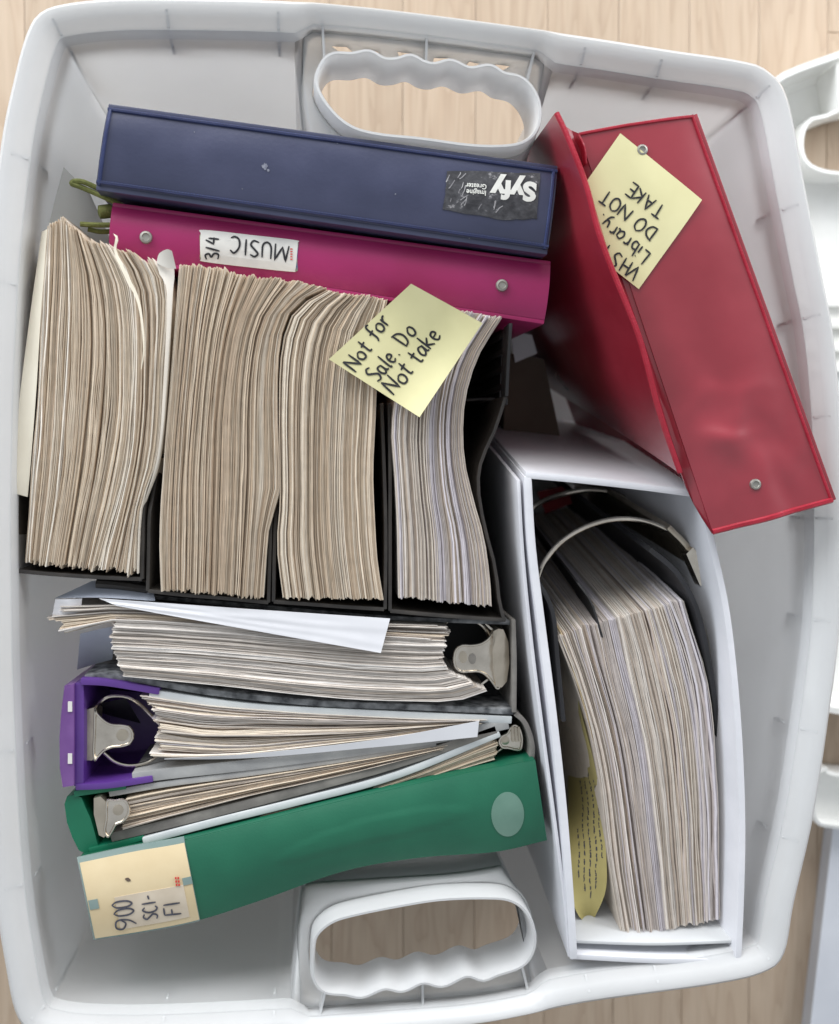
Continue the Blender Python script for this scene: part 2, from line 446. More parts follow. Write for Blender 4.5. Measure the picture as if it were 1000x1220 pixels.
# ------------------------------------------------------------------ handwriting
G = {
 'N': [[(0, 0), (.02, 1)], [(.02, 1), (.62, .02), (.62, 1)]],
 'o': [[(.25, .55), (.05, .35), (.1, .05), (.35, 0), (.5, .25), (.42, .5), (.22, .56)]],
 't': [[(.22, .95), (.2, .4), (.22, .05), (.4, .02)], [(0, .6), (.42, .66)]],
 'f': [[(.5, .95), (.32, 1.0), (.24, .8), (.22, .1), (.1, -.15)], [(.02, .5), (.42, .55)]],
 'r': [[(.05, .6), (.08, 0)], [(.08, .36), (.2, .56), (.38, .58)]],
 'S': [[(.5, .9), (.25, 1), (.05, .78), (.25, .55), (.45, .3), (.3, .02), (0, .08)]],
 'a': [[(.4, .52), (.15, .55), (.02, .25), (.15, 0), (.35, .15), (.42, .52)], [(.42, .52), (.42, .1), (.55, .02)]],
 'l': [[(.1, 1), (.12, .1), (.25, 0)]],
 'e': [[(.04, .28), (.38, .36), (.3, .56), (.1, .5), (.03, .22), (.18, 0), (.42, .08)]],
 '.': [[(.1, 0), (.16, .05)]],
 'D': [[(.08, 1), (.06, 0)], [(0, .98), (.4, .85), (.55, .5), (.38, .1), (.02, 0)]],
 'k': [[(.05, 1), (.05, 0)], [(.42, .6), (.07, .28), (.45, 0)]],
 'K': [[(.05, 1), (.05, 0)], [(.5, .95), (.07, .45), (.52, 0)]],
 'V': [[(0, 1), (.28, 0), (.55, 1)]],
 'H': [[(.03, 1), (.03, 0)], [(.5, 1), (.5, 0)], [(.03, .5), (.5, .52)]],
 'F': [[(.05, 1), (.05, 0)], [(.05, 1), (.5, 1)], [(.05, .55), (.38, .55)]],
 'I': [[(.12, 1), (.12, 0)]],
 'L': [[(.05, 1), (.05, .02), (.45, .02)]],
 'i': [[(.1, .55), (.1, 0)], [(.1, .78), (.12, .84)]],
 'b': [[(.05, 1), (.05, 0)], [(.05, .45), (.28, .55), (.42, .3), (.3, .02), (.05, .05)]],
 'y': [[(.04, .55), (.15, .12), (.35, .15)], [(.42, .55), (.3, -.1), (.1, -.35)]],
 'T': [[(.28, 1), (.28, 0)], [(0, .98), (.58, 1)]],
 'A': [[(0, 0), (.28, 1), (.55, 0)], [(.1, .36), (.47, .38)]],
 'E': [[(.5, 1), (.05, 1), (.05, 0), (.5, .02)], [(.05, .52), (.42, .52)]],
 'O': [[(.3, 1), (.05, .75), (.05, .25), (.3, 0), (.55, .25), (.55, .75), (.3, 1)]],
 'M': [[(0, 0), (.08, 1), (.36, .15), (.66, 1), (.74, 0)]],
 'U': [[(.03, 1), (.05, .3), (.25, 0), (.48, .25), (.5, 1)]],
 'C': [[(.55, .85), (.3, 1), (.05, .6), (.12, .15), (.35, 0), (.55, .12)]],
 '3': [[(.05, .9), (.35, 1), (.42, .75), (.2, .55), (.45, .35), (.35, .03), (.02, .08)]],
 '/': [[(0, -.05), (.35, 1)]],
 '4': [[(.3, 1), (0, .4), (.5, .4)], [(.42, .8), (.38, 0)]],
 '9': [[(.5, .72), (.3, .5), (.06, .65), (.15, .95), (.42, .95), (.5, .72), (.42, .3), (.2, 0)]],
 '0': [[(.25, 1), (.05, .75), (.05, .25), (.25, 0), (.45, .25), (.45, .75), (.25, 1)]],
 '-': [[(.05, .45), (.4, .48)]],
}
SHARP = set('NVHFILTAEMKk4/')
ADV = {'M': .95, 'N': .82, 'I': .38, 'i': .3, 'l': .36, '.': .4, ' ': .42, 'O': .78, 'D': .74, '/': .5, 'A': .72, 'T': .74, 'r': .5, 'f': .6, 't': .52, 'H': .72, 'V': .7, 'U': .7, 'C': .72}

def ribbon(bm, P, fn, w, lift):
    """flat pen stroke laid on the surface fn(u, v); P in plan metres on that surface"""
    rows = []
    n = len(P)
    for i in range(n):
        a = P[max(0, i-1)]; b = P[min(n-1, i+1)]
        d = V((b[0]-a[0], b[1]-a[1])); d = d.normalized() if d.length > 1e-9 else V((1, 0))
        q = V((-d.y, d.x))
        k = 0.5*w*(1.0-0.35*abs(2*i/(n-1)-1)**4)
        rows.append([bm.verts.new(fn(P[i][0]+q.x*k*s, P[i][1]+q.y*k*s)+V((0, 0, lift))) for s in (-1, 1)])
    for a, b in zip(rows, rows[1:]): bm.faces.new((a[0], a[1], b[1], b[0]))

def write(bm, text, o, xd, yd, size, fn, w, lift=0.0003, seed=1, squeeze=1.0, jit=0.03):
    """handwritten line from o along xd (letters stand along yd), in plan coordinates of fn"""
    rnd = random.Random(seed); x = 0.0
    for ch in text:
        if ch in G:
            dy = rnd.uniform(-jit, jit)*1.5; sl = rnd.uniform(-jit, jit)*3
            for st in G[ch]:
                pts = [(a+sl*b+rnd.uniform(-jit, jit)*.5, b+dy+rnd.uniform(-jit, jit)*.5) for a, b in st]
                if ch in SHARP or len(pts) == 2:
                    f = []
                    for a, b in zip(pts, pts[1:]): f += [(a[0]+(b[0]-a[0])*k/4, a[1]+(b[1]-a[1])*k/4) for k in range(4)]
                    pts = f+[pts[-1]]
                else: pts = cr(pts, 5*len(pts))
                W = [(o[0]+xd[0]*(x+a)*size*squeeze+yd[0]*b*size, o[1]+xd[1]*(x+a)*size*squeeze+yd[1]*b*size) for a, b in pts]
                ribbon(bm, W, fn, w, lift)
        x += ADV.get(ch, .6)

# ------------------------------------------------------------------ stacks of paper
TAN = [(206, 187, 165), (214, 198, 177), (221, 207, 188), (228, 217, 201), (210, 192, 170), (217, 202, 182), (236, 228, 216)]
PALE = [(214, 206, 198), (226, 220, 214), (204, 196, 188), (220, 212, 204), (196, 184, 172), (230, 226, 222)]
GREY = [(208, 196, 184), (216, 206, 194), (198, 184, 170), (224, 216, 207), (230, 223, 216), (208, 199, 194), (214, 208, 212)]

def sheets(parent, curves, n, ztop, zbot, seed, tints, lean=(0, 0), K=16, gap=0.15, zj=0.0013, ej=1.6, wave=0.5, part='sheets', wide=0.04, zslope=None):
    """standing sheets between traced curves (t, [(px, py)...]); nearly all joined as one part, the few that stand out are parts of their own"""
    rnd = random.Random(seed)
    C = [(t, even(cr(p, 60), K)) for t, p in curves]
    def line(t):
        t = min(max(t, 0.0), 1.0)
        for (t0, a), (t1, b) in zip(C, C[1:]):
            if t <= t1 or t1 == C[-1][0]:
                f = (t-t0)/(t1-t0)
                return [(p[0]+(q[0]-p[0])*f, p[1]+(q[1]-p[1])*f) for p, q in zip(a, b)]
    ws = []
    for i in range(n):
        ws.append(rnd.uniform(0.65, 1.35)*(2.2 if rnd.random() < wide else 1.0))
    tot = sum(ws); t = 0.0
    bm = bmesh.new(); lay = bm.verts.layers.float_color.new('tint')
    loners = []
    e0 = e1 = 0.0; zc = 0.0
    tone = rnd.choice(tints)
    for i, wd in enumerate(ws):
        t0 = t/tot; t += wd; t1 = t/tot
        if rnd.random() < 0.45: tone = rnd.choice(tints)
        g = gap*rnd.uniform(0.3, 1.2)*(t1-t0)
        if rnd.random() < 0.05: g *= 2.2
        e0 = 0.7*e0+rnd.gauss(0, ej*0.7); e1 = 0.7*e1+rnd.gauss(0, ej*0.7)
        zc = 0.6*zc+rnd.gauss(0, zj*0.6)
        if rnd.random() < 0.05: zc -= zj*3.0
        k = rnd.uniform(0.86, 1.06)
        col = tuple(c*k for c in lin(*tone)[:3])+(1,)
        dl = []
        for s in range(K):
            a = noise.noise(V((s*0.33, seed*7.1, i*0.18)))*wave*1.4+noise.noise(V((s*0.5, seed*3.3+i*3.7, 5.0)))*wave*0.6
            dl.append(a*(t1-t0))
        A = line(t0+g*0.5); B = line(t1-g*0.5)
        def pt(L, s):
            L2 = L
            x, y = L2[s]
            xx = (B[s][0]-A[s][0]); yy = (B[s][1]-A[s][1])
            x += xx/max(1e-6, (t1-t0-g))*dl[s]; y += yy/max(1e-6, (t1-t0-g))*dl[s]
            if s == 0 or s == K-1:
                o = L[1] if s == 0 else L[K-2]
                d = V((x-o[0], y-o[1])).normalized()*(e0 if s == 0 else e1)
                x += d.x; y += d.y
            return x, y
        far = i in (0, n-1)
        tgt = bm; ly = lay
        solo = wd > 1.6
        if solo:
            tgt = bmesh.new(); ly = tgt.verts.layers.float_color.new('tint')
            col = tuple(c*1.05 for c in lin(*rnd.choice(tints[-2:]))[:3])+(1,)
        rows = []
        for s in range(K):
            zz = ztop+zc+(zslope(s/(K-1), t0) if zslope else 0)+0.0008*noise.noise(V((s*1.3, i*9.1, seed)))
            l = at(*pt(A, s), zz); r = at(*pt(B, s), zz)
            D = V((lean[0], lean[1], 0))
            q = [tgt.verts.new(x) for x in (l, r, V((r.x, r.y, zbot))+D, V((l.x, l.y, zbot))+D)]
            for v in q: v[ly] = col
            rows.append(q)
        for a, b in zip(rows, rows[1:]):
            for k2 in (0, 1, 3): tgt.faces.new((a[k2], a[(k2+1) % 4], b[(k2+1) % 4], b[k2]))
        tgt.faces.new(rows[0]); tgt.faces.new(rows[-1][::-1])
        if solo: loners.append(tgt)
    o = obj(part, bm, M['paper'], parent)
    o['kind'] = 'stuff'
    for b in loners: obj('sheet', b, M['paper'], parent)
    return o

def leaf(name, pts, m, parent=None, label=None, cat=None, group=None, thick=0.0005, n=10, bend=0.0):
    """loose sheet: quadrilateral of (px, py, z) corners ul ur lr ll, gently bent"""
    c = [at(*p) for p in pts]
    fn = lambda u, v: bil(c, u, v)+V((0, 0, bend*math.sin(math.pi*u)+0.0006*noise.noise(V((u*4, v*4, c[0].x*50)))))
    bm = slab_bm(fn, n, n, thick)
    o = obj(name, bm, m, parent, True, None if parent else (c[0]+c[2])/2)
    if label: tag(o, label, cat, group)
    return o

def strip(name, up, lo, m, parent=None, label=None, cat=None, group=None, thick=0.0005, n=20, nv=4):
    """sheet between two traced edges of (px, py, z)"""
    U = [at(*p) for p in even(cr(up, 60), n+1)]; L = [at(*p) for p in even(cr(lo, 60), n+1)]
    def fn(u, v):
        i = round(u*n); return U[i]*(1-v)+L[i]*v
    o = obj(name, slab_bm(fn, n, nv, thick), m, parent, True, None if parent else (U[n//2]+L[n//2])/2)
    if label: tag(o, label, cat, group)
    return o

def text_mesh(body, size, bold):
    c = bpy.data.curves.new('t', 'FONT'); c.body = body; c.size = size; c.offset = bold; c.resolution_u = 4; c.extrude = 0
    o = bpy.data.objects.new('t', c); COL.objects.link(o)
    bpy.context.view_layer.update()
    me = o.evaluated_get(bpy.context.evaluated_depsgraph_get()).to_mesh()
    vs = [v.co.copy() for v in me.vertices]; fs = [tuple(p.vertices) for p in me.polygons]
    o.to_mesh_clear(); bpy.data.objects.remove(o)
    return vs, fs
# ================================================================== SETTING: floor
fl = bmesh.new()
bmesh.ops.create_grid(fl, x_segments=1, y_segments=1, size=1.45)
for v in fl.verts: v.co.z = -0.004
floor = tag(obj('floor', fl, M['seam']), kind='structure')
def plank_mesh(l):
    bm = bmesh.new(); bmesh.ops.create_cube(bm, size=1)
    for v in bm.verts: v.co = V((v.co.x*0.0646, v.co.y*(l-0.0006), v.co.z*0.006-0.003))
    bevel(bm, 0.0004, 1)
    me = bpy.data.meshes.new('floor_plank'); bm.to_mesh(me); bm.free(); me.materials.append(M['wood']); return me
PL = [(l, plank_mesh(l)) for l in (0.84, 0.95, 1.1, 1.28)]
rnd = random.Random(4)
x = -1.25
while x < 1.5:
    y = -1.35-rnd.uniform(0, 0.8)
    while y < 1.5:
        l, me = rnd.choice(PL)
        o = bpy.data.objects.new('floor_plank', me); COL.objects.link(o)
        o.location = (x, y+l/2, rnd.uniform(-0.0002, 0.0002)); o.parent = floor
        y += l
    x += 0.065

# ================================================================== storage tote
ZR = 0.29
tote = thing('storage_tote', 'large frosted white plastic storage tote without lid, packed with binders and papers', 'storage tote', (0.06, 0, 0.0))
OUT = [(75, 3), (130, -3), (200, -4), (330, -1), (420, 6), (500, 15), (600, 28), (705, 43), (800, 58), (880, 70), (915, 82), (940, 116), (961, 222),
       (981, 326), (994, 393), (1003, 490), (1006, 600), (1003, 740), (990, 850), (971, 973), (948, 1075), (936, 1137), (912, 1160), (850, 1175),
       (700, 1196), (576, 1220), (450, 1231), (300, 1242), (150, 1248), (60, 1242), (22, 1218), (5, 1150), (-10, 1040), (-21, 850), (-25, 640), (-22, 450), (-14, 300), (0, 170), (15, 95), (30, 40), (46, 14)]
NL = 400
op = cr(OUT, NL*4, True)
op.append(op[0]); op = even(op, NL+1)[:-1]
ow = [at(p[0], p[1], ZR) for p in op]
def inward(L):
    out = []
    n = len(L)
    for i in range(n):
        d = V(L[(i+2) % n])-V(L[(i-2) % n]); d.z = 0; d.normalize()
        out.append(V((-d.y, d.x, 0)))
    c = sum((V(p) for p in L), V())/n
    if (c-V(L[0])).dot(out[0]) < 0: out = [-q for q in out]
    return out
onr = inward(ow)
def sst(x): x = min(max(x, 0), 1); return x*x*(3-2*x)
def pocket(p):
    if p[1] < 300: return sst((p[0]-350)/26)*sst((672-p[0])/26)
    if p[1] > 900: return sst((p[0]-344)/26)*sst((662-p[0])/26)
    return 0.0
pk = [pocket(p) for p in op]
def loop(off, z, pock=0.0, sm=0):
    d = [off*(1-0.38*k)+pock*k for k in pk]
    return [V((ow[i].x, ow[i].y, 0))+onr[i]*d[i]+V((0, 0, z)) for i in range(NL)]
PD = 0.070
def draft(i):
    n = onr[i]      # inward; the right, top and bottom walls slope more than the left one
    return max(0, -n.x)*0.016+max(0, -n.y)*0.022+max(0, n.y)*0.008
dr = [draft(i)*(1-0.6*pk[i]) for i in range(NL)]
def wloop(off, z):
    t = min(1, max(0, (0.255-z)/0.25))
    return [V((ow[i].x, ow[i].y, 0))+onr[i]*(off+PD*pk[i]+dr[i]*t)+V((0, 0, z)) for i in range(NL)]
loops = [loop(0.0, 0.264), loop(0.0004, 0.284), loop(0.0014, 0.2885), loop(0.003, ZR), loop(0.0052, 0.2898), loop(0.011, 0.2865), loop(0.0155, 0.2815), loop(0.0168, 0.2812), loop(0.0176, 0.2790), loop(0.0188, 0.272)]
wl = [wloop(0.0198, 0.255), wloop(0.0206, 0.20), wloop(0.021, 0.12), wloop(0.0245, 0.03), wloop(0.027, 0.014), wloop(0.034, 0.006), wloop(0.044, 0.0045)]
bm = bmesh.new()
Lv = [[bm.verts.new(p) for p in L] for L in loops+wl]
nr = len(loops)
for j in range(len(Lv)-1):
    for i in range(NL):
        i2 = (i+1) % NL
        if j == nr-1 and pk[i] > 0.3 and pk[i2] > 0.3: continue
        bm.faces.new((Lv[j][i], Lv[j][i2], Lv[j+1][i2], Lv[j+1][i]))
ob = obj('tote_body', bm, M['tote'], tote, True)
ob.data.materials.append(M['tote_wall'])
for p_ in ob.data.polygons:
    if p_.center.z < 0.27: p_.material_index = 1
sm = ob.modifiers.new('thickness', 'SOLIDIFY'); sm.thickness = 0.0018; sm.offset = 0
# the base: one panel inside the lowest loop
bl = wloop(0.0441, 0.0047)
bb = bmesh.new(); bb.faces.new([bb.verts.new(p) for p in bl[::4]])
bmesh.ops.triangulate(bb, faces=bb.faces)
o = obj('tote_base', bb, M['tote'], tote); sm = o.modifiers.new('thickness', 'SOLIDIFY'); sm.thickness = 0.0018; sm.offset = 0

HT = [(380, 100), (386, 76), (398, 66), (420, 66), (440, 63), (458, 72), (474, 72), (490, 68), (506, 76), (520, 78), (538, 74), (560, 83), (584, 80), (600, 89), (620, 94), (634, 108),
      (641, 128), (638, 152), (624, 166), (600, 171), (560, 170), (500, 162), (452, 157), (420, 148), (396, 128)]
HB = [(376, 1132), (380, 1116), (396, 1102), (420, 1094), (468, 1084), (524, 1075), (580, 1073), (608, 1076), (626, 1090), (635, 1116), (632, 1136), (620, 1150), (592, 1160), (576, 1166), (556, 1161),
      (528, 1173), (504, 1169), (480, 1179), (458, 1176), (432, 1186), (412, 1183), (388, 1180), (376, 1164)]
def handle(lip, top):
    Z = 0.286
    q = cr(lip, 240, True); q.append(q[0])
    L = [at(p[0], p[1], Z) for p in even(q, 121)[:-1]]
    c = sum(L, V())/len(L)
    prof = [(-0.0004, -0.046), (0.0, -0.002), (0.0008, 0.0), (0.0022, 0.0), (0.003, -0.002), (0.0034, -0.046)]
    nn = inward(L)
    bm = bmesh.new(); rg = []
    for off, dz in prof: rg.append([bm.verts.new(p-n*off+V((0, 0, dz))) for p, n in zip(L, nn)])
    n = len(L)
    for a, b in zip(rg, rg[1:]+rg[:1]):
        for i in range(n): bm.faces.new((a[i], a[(i+1) % n], b[(i+1) % n], b[i]))
    h = obj('handle', bm, M['tote'], tote, True)
    # web between the grip and the rim
    idx = [i for i in range(NL) if (op[i][1] < 300) == top and (op[i][1] < 300 or op[i][1] > 900) and pk[i] > 0.3]
    idx.sort(key=lambda i: op[i][0])
    inner = [loops[-1][i] for i in idx]; wallp = [wl[0][i] for i in idx]
    bound = inner+wallp[::-1]
    def ray(ang):
        d = V((math.cos(ang), math.sin(ang))); best = None
        for a, b in zip(bound, bound[1:]+bound[:1]):
            e = V((b.x-a.x, b.y-a.y)); f = V((a.x-c.x, a.y-c.y))
            den = d.x*e.y-d.y*e.x
            if abs(den) < 1e-12: continue
            t = (f.x*e.y-f.y*e.x)/den; s = (f.x*d.y-f.y*d.x)/den
            if t > 0 and -1e-6 <= s <= 1+1e-6 and (best is None or t > best[0]): best = (t, a.z+(b.z-a.z)*s)
        return best
    bm = bmesh.new(); rows = []; tz = 0.262
    outl = [p-q*0.0036 for p, q in zip(L, nn)]
    for p in outl:
        a = math.atan2(p.y-c.y, p.x-c.x); r = ray(a); ri = math.hypot(p.x-c.x, p.y-c.y)
        ro = max(r[0] if r else ri, ri+0.0005); zo = r[1] if r else tz
        rows.append([bm.verts.new(V((c.x+math.cos(a)*(ri+(ro-ri)*k), c.y+math.sin(a)*(ri+(ro-ri)*k), tz+(zo-tz)*k**4))) for k in (0, 0.22, 0.62, 0.8, 1.0)])
    holes = [(414, 52), (449, 55), (483, 58), (526, 66), (560, 71), (594, 75)] if top else []
    hw = [at(q[0], q[1], 0.262) for q in holes]
    for i in range(n):
        for k in range(4):
            f4 = (rows[i][k], rows[i][k+1], rows[(i+1) % n][k+1], rows[(i+1) % n][k])
            cc = sum((v.co for v in f4), V())/4
            if k == 1 and any(abs(cc.x-q.x) < 0.0042 and abs(cc.y-q.y) < 0.02 for q in hw) and cc.y > c.y: continue
            bm.faces.new(f4)
    o = obj('handle_web', bm, M['tote_clear'], tote, True)
    sm = o.modifiers.new('thickness', 'SOLIDIFY'); sm.thickness = 0.0016; sm.offset = 0
    # stiffening fins from the grip to the rim
    for q0, q1 in (([(387, 78), (384, 20)], 0), ([(508, 76), (509, 30)], 0), ([(628, 98), (640, 48)], 0)) if top else (([(388, 1180), (380, 1215)], 0), ([(504, 1169), (504, 1212)], 0), ([(622, 1150), (634, 1200)], 0)):
        wall('handle_fin', [(q0[0][0], q0[0][1], 0.274), (q0[1][0], q0[1][1], 0.283)], 0.28, 0.2505, 0.0016, M['tote'], tote, n=4, bev=0)
    return h
handle(HT, True); handle(HB, False)
# short ribs round the rim
for px, py in ((196, 0), (334, 2), (703, 45), (790, 58), (-14, 178), (-20, 332), (930, 90), (60, 12), (958, 240), (985, 372), (1000, 497), (1003, 620), (1001, 745), (984, 873), (955, 1000), (924, 1148),
               (30, 1215), (192, 1240), (-20, 900), (-10, 1060), (330, 1236), (700, 1190), (790, 1180)):
    i = min(range(NL), key=lambda k: (op[k][0]-px)**2+(op[k][1]-py)**2)
    corner = (px, py) in ((60, 12), (930, 90), (924, 1148), (30, 1215))
    ln = 0.066 if corner and px == 60 else (0.035 if corner else 0.025)
    a = V((ow[i].x, ow[i].y, 0))+onr[i]*0.0095; b = V((ow[i].x, ow[i].y, 0))+onr[i]*(0.0095+min(ln, 0.03)); n3 = onr[i]
    l = [V((ow[i].x, ow[i].y, 0.2898))+onr[i]*0.0075, V((ow[i].x, ow[i].y, 0.2832))+onr[i]*0.0160, V((ow[i].x, ow[i].y, 0.264))+onr[i]*0.0205]
    obj('rim_rib', wall_bm(l, 0.0016, 0.20 if corner else 0.25, bev=0.0), M['tote'], tote)

# ================================================================== things on the floor beside the tote
lid = thing('tote_lid', 'upturned white plastic tote lid lying on the floor beside the tote', 'lid', at(1150, 460, 0.0))
LO = [(915, 100), (1000, 62), (1100, 30), (1250, 12), (1400, 30), (1480, 110), (1520, 460), (1480, 800), (1400, 845), (1200, 860), (1000, 850), (955, 820), (935, 700), (925, 400), (912, 160)]
q = cr(LO, 240, True); LW = [at(p[0], p[1], 0.05) for p in even(q+[q[0]], 121)[:-1]]
li = inward(LW)
bm = bmesh.new(); rg = []
for off, z in ((0.0, 0.02), (0.0, 0.05), (0.004, 0.05), (0.006, 0.012), (0.012, 0.006)):
    rg.append([bm.verts.new(V((p.x, p.y, 0))+n*off+V((0, 0, z))) for p, n in zip(LW, li)])
for a, b in zip(rg, rg[1:]):
    for i in range(120): bm.faces.new((a[i], a[(i+1) % 120], b[(i+1) % 120], b[i]))
# panel with the grip hole left open
HC = [(958, 165), (966, 145), (985, 140), (1005, 132), (1060, 122), (1110, 118), (1150, 125), (1168, 150), (1160, 180), (1130, 196), (1060, 202), (1000, 204), (972, 198), (960, 186)]
hq = cr(HC, 120, True); HW = [at(p[0], p[1], 0.04) for p in even(hq+[hq[0]], 61)[:-1]]
hc = sum(HW, V())/60
hv = [bm.verts.new(V((p.x, p.y, 0.006))) for p in HW]
ha = sorted(range(60), key=lambda i: math.atan2(HW[i].y-hc.y, HW[i].x-hc.x)); la = sorted(range(120), key=lambda i: math.atan2(LW[i].y-hc.y, LW[i].x-hc.x))
for k in range(60):
    a, b = hv[ha[k]], hv[ha[(k+1) % 60]]
    p, m_, r_ = rg[-1][la[2*k]], rg[-1][la[2*k+1]], rg[-1][la[(2*k+2) % 120]]
    for f in ((a, p, m_), (a, m_, b), (b, m_, r_)):
        try: bm.faces.new(f)
        except ValueError: pass
o = obj('lid_panel', bm, M['white_plastic'], lid, False)
sm = o.modifiers.new('thickness', 'SOLIDIFY'); sm.thickness = 0.002; sm.offset = 0
hn = inward(HW); bm = bmesh.new(); rg = []
for off, z in ((0.0, 0.004), (0.0, 0.040), (0.003, 0.040), (0.0035, 0.004)): rg.append([bm.verts.new(V((p.x, p.y, 0))-n*off+V((0, 0, z))) for p, n in zip(HW, hn)])
for a, b in zip(rg, rg[1:]+rg[:1]):
    for i in range(60): bm.faces.new((a[i], a[(i+1) % 60], b[(i+1) % 60], b[i]))
obj('handle', bm, M['white_plastic'], lid, True)
wall('handle_fin', [(998, 75, 0.048), (1000, 134, 0.04)], 0.04, 0.0075, 0.003, M['white_plastic'], lid, n=3)
for y in (362, 388, 416, 440): wall('rib', [(930, y, 0.014), (1500, y-10, 0.014)], 0.014, 0.0065, 0.006, M['white_plastic'], lid, n=3)

tray = thing('plastic_tray', 'white plastic tray on the floor at right below the lid', 'tray', at(1100, 950, 0))
TO = [(972, 922), (985, 914), (1010, 922), (1200, 930), (1210, 1000), (1100, 1000), (1000, 988), (972, 980), (966, 950)]
q = cr(TO, 120, True); TW = [at(p[0], p[1], 0.035) for p in q]; tn = inward(TW)
bm = bmesh.new(); rg = []
for off, z in ((0.0, 0.002), (0.0, 0.035), (0.003, 0.036), (0.004, 0.014), (0.008, 0.012)): rg.append([bm.verts.new(V((p.x, p.y, 0))+n*off+V((0, 0, z))) for p, n in zip(TW, tn)])
for a, b in zip(rg, rg[1:]):
    for i in range(120): bm.faces.new((a[i], a[(i+1) % 120], b[(i+1) % 120], b[i]))
bm.faces.new(rg[-1])
obj('tray_body', bm, M['white_plastic'], tray, True)
bo = prism('white_board', [(993, 985), (1300, 985), (1300, 1330), (953, 1330)], 0.018, 0.0005, M['board'], None, bev=0.001, origin=at(1100, 1150, 0))
tag(bo, 'bluish white flat board lying on the floor at the lower right edge', 'board')

# ================================================================== binders with the spine up
def corner_fn(c, bulge, dents=0.0, seed=0):
    def fn(u, v):
        p = bil(c, u, v)
        e = min(1, (v*(1-v))*4)
        return p+V((0, 0, bulge*e+dents*noise.noise(V((u*7, v*2.2, seed)))*e))
    return fn

# --- blue binder
zb = 0.285
C = [at(129, 129, zb), at(664, 203, zb), at(653, 297, zb-0.003), at(115, 220, zb-0.003)]
blue = thing('blue_binder', 'navy blue vinyl binder, spine up, with a scuffed black sticker', 'binder', V((C[0].x*.5+C[2].x*.5, C[0].y*.5+C[2].y*.5, 0.008)))
bf = corner_fn(C, 0.003, 0.0011, 3)
obj('spine', slab_bm(bf, 40, 10, 0.003), M['blue'], blue, True)
wall('front_cover', [(115, 219.5, zb-0.0032), (653, 297, zb-0.0032)], zb, 0.012, 0.0035, M['blue'], blue, n=12, side=-0.5, lean=(0, 0.006))
wall('back_cover', [(129, 128, zb-0.002), (664, 202, zb-0.002)], zb, 0.012, 0.0035, M['blue'], blue, n=12, side=0.2, lean=(0, -0.006))
# welded edge beads along the spine
for nm, a, b in (('seam', (0.0, 0.015), (1.0, 0.015)), ('seam', (0.0, 0.965), (1.0, 0.965)), ('seam', (0.006, 0.0), (0.006, 1.0)), ('seam', (0.992, 0.0), (0.992, 1.0))):
    P = [bf(a[0]+(b[0]-a[0])*k/30, a[1]+(b[1]-a[1])*k/30)+V((0, 0, 0.0004)) for k in range(31)]
    obj(nm, tube_bm(P, 0.0012, 6), M['blue_edge'], blue, True)
bm = bmesh.new()
for r_ in (0.01, 0.955):
    for k in range(150):
        u = 0.012+k*0.0065
        if u > 0.985: break
        p = bf(u, r_)+V((0, 0, 0.0014)); d = (bf(min(1, u+0.003), r_)-bf(u, r_))
        bmesh.ops.create_cube(bm, size=1, matrix=Matrix.Translation(p) @ Matrix.Rotation(math.atan2(d.y, d.x), 4, 'Z') @ Matrix.Diagonal((0.0011, 0.0005, 0.0005, 1)))
st = obj('stitches', bm, M['blue'], blue); st['kind'] = 'stuff'
sk = [at(533, 204, 0), at(645, 207, 0), at(639, 262, 0), at(529, 250, 0)]
def onto(c, f, px, py, zz=0.285, lift=0.0):
    """height of surface f over corners c at plan point"""
    p = at(px, py, zz)
    # invert the bilinear map by iteration
    u = v = 0.5
    for _ in range(12):
        q = bil(c, u, v); du = bil(c, u+1e-3, v)-q; dv = bil(c, u, v+1e-3)-q
        ex, ey = p.x-q.x, p.y-q.y
        den = du.x*dv.y-du.y*dv.x
        u += (ex*dv.y-ey*dv.x)/den*1e-3; v += (du.x*ey-du.y*ex)/den*1e-3
    s = f(u, v)
    return V((p.x, p.y, s.z+lift))
rs = random.Random(8)
edge = []
for a, b in (((533, 204), (644, 207)), ((644, 207), (639, 261)), ((639, 261), (600, 262)), ((600, 262), (528, 250)), ((528, 250), (533, 204))):
    for k in range(8): edge.append((a[0]+(b[0]-a[0])*k/8+rs.uniform(-.8, .8), a[1]+(b[1]-a[1])*k/8+rs.uniform(-.8, .8)))
def decal(name, outline, c, f, m, parent, zz, lift, thick=0.0002):
    bm = bmesh.new(); vs = [bm.verts.new(onto(c, f, p[0], p[1], zz, lift)) for p in outline]
    ct = (sum(p[0] for p in outline)/len(outline), sum(p[1] for p in outline)/len(outline))
    mid = [bm.verts.new(onto(c, f, ct[0]+(p[0]-ct[0])*.5, ct[1]+(p[1]-ct[1])*.5, zz, lift)) for p in outline]
    cv = bm.verts.new(onto(c, f, ct[0], ct[1], zz, lift)); n = len(vs)
    low = [bm.verts.new(v.co-V((0, 0, lift+0.0004))) for v in vs]
    for i in range(n):
        j = (i+1) % n
        bm.faces.new((vs[i], vs[j], mid[j], mid[i])); bm.faces.new((mid[i], mid[j], cv)); bm.faces.new((vs[i], low[i], low[j], vs[j]))
    return obj(name, bm, m, parent)
stk = decal('sticker', edge, C, bf, M['sticker'], blue, zb, 0.0005)
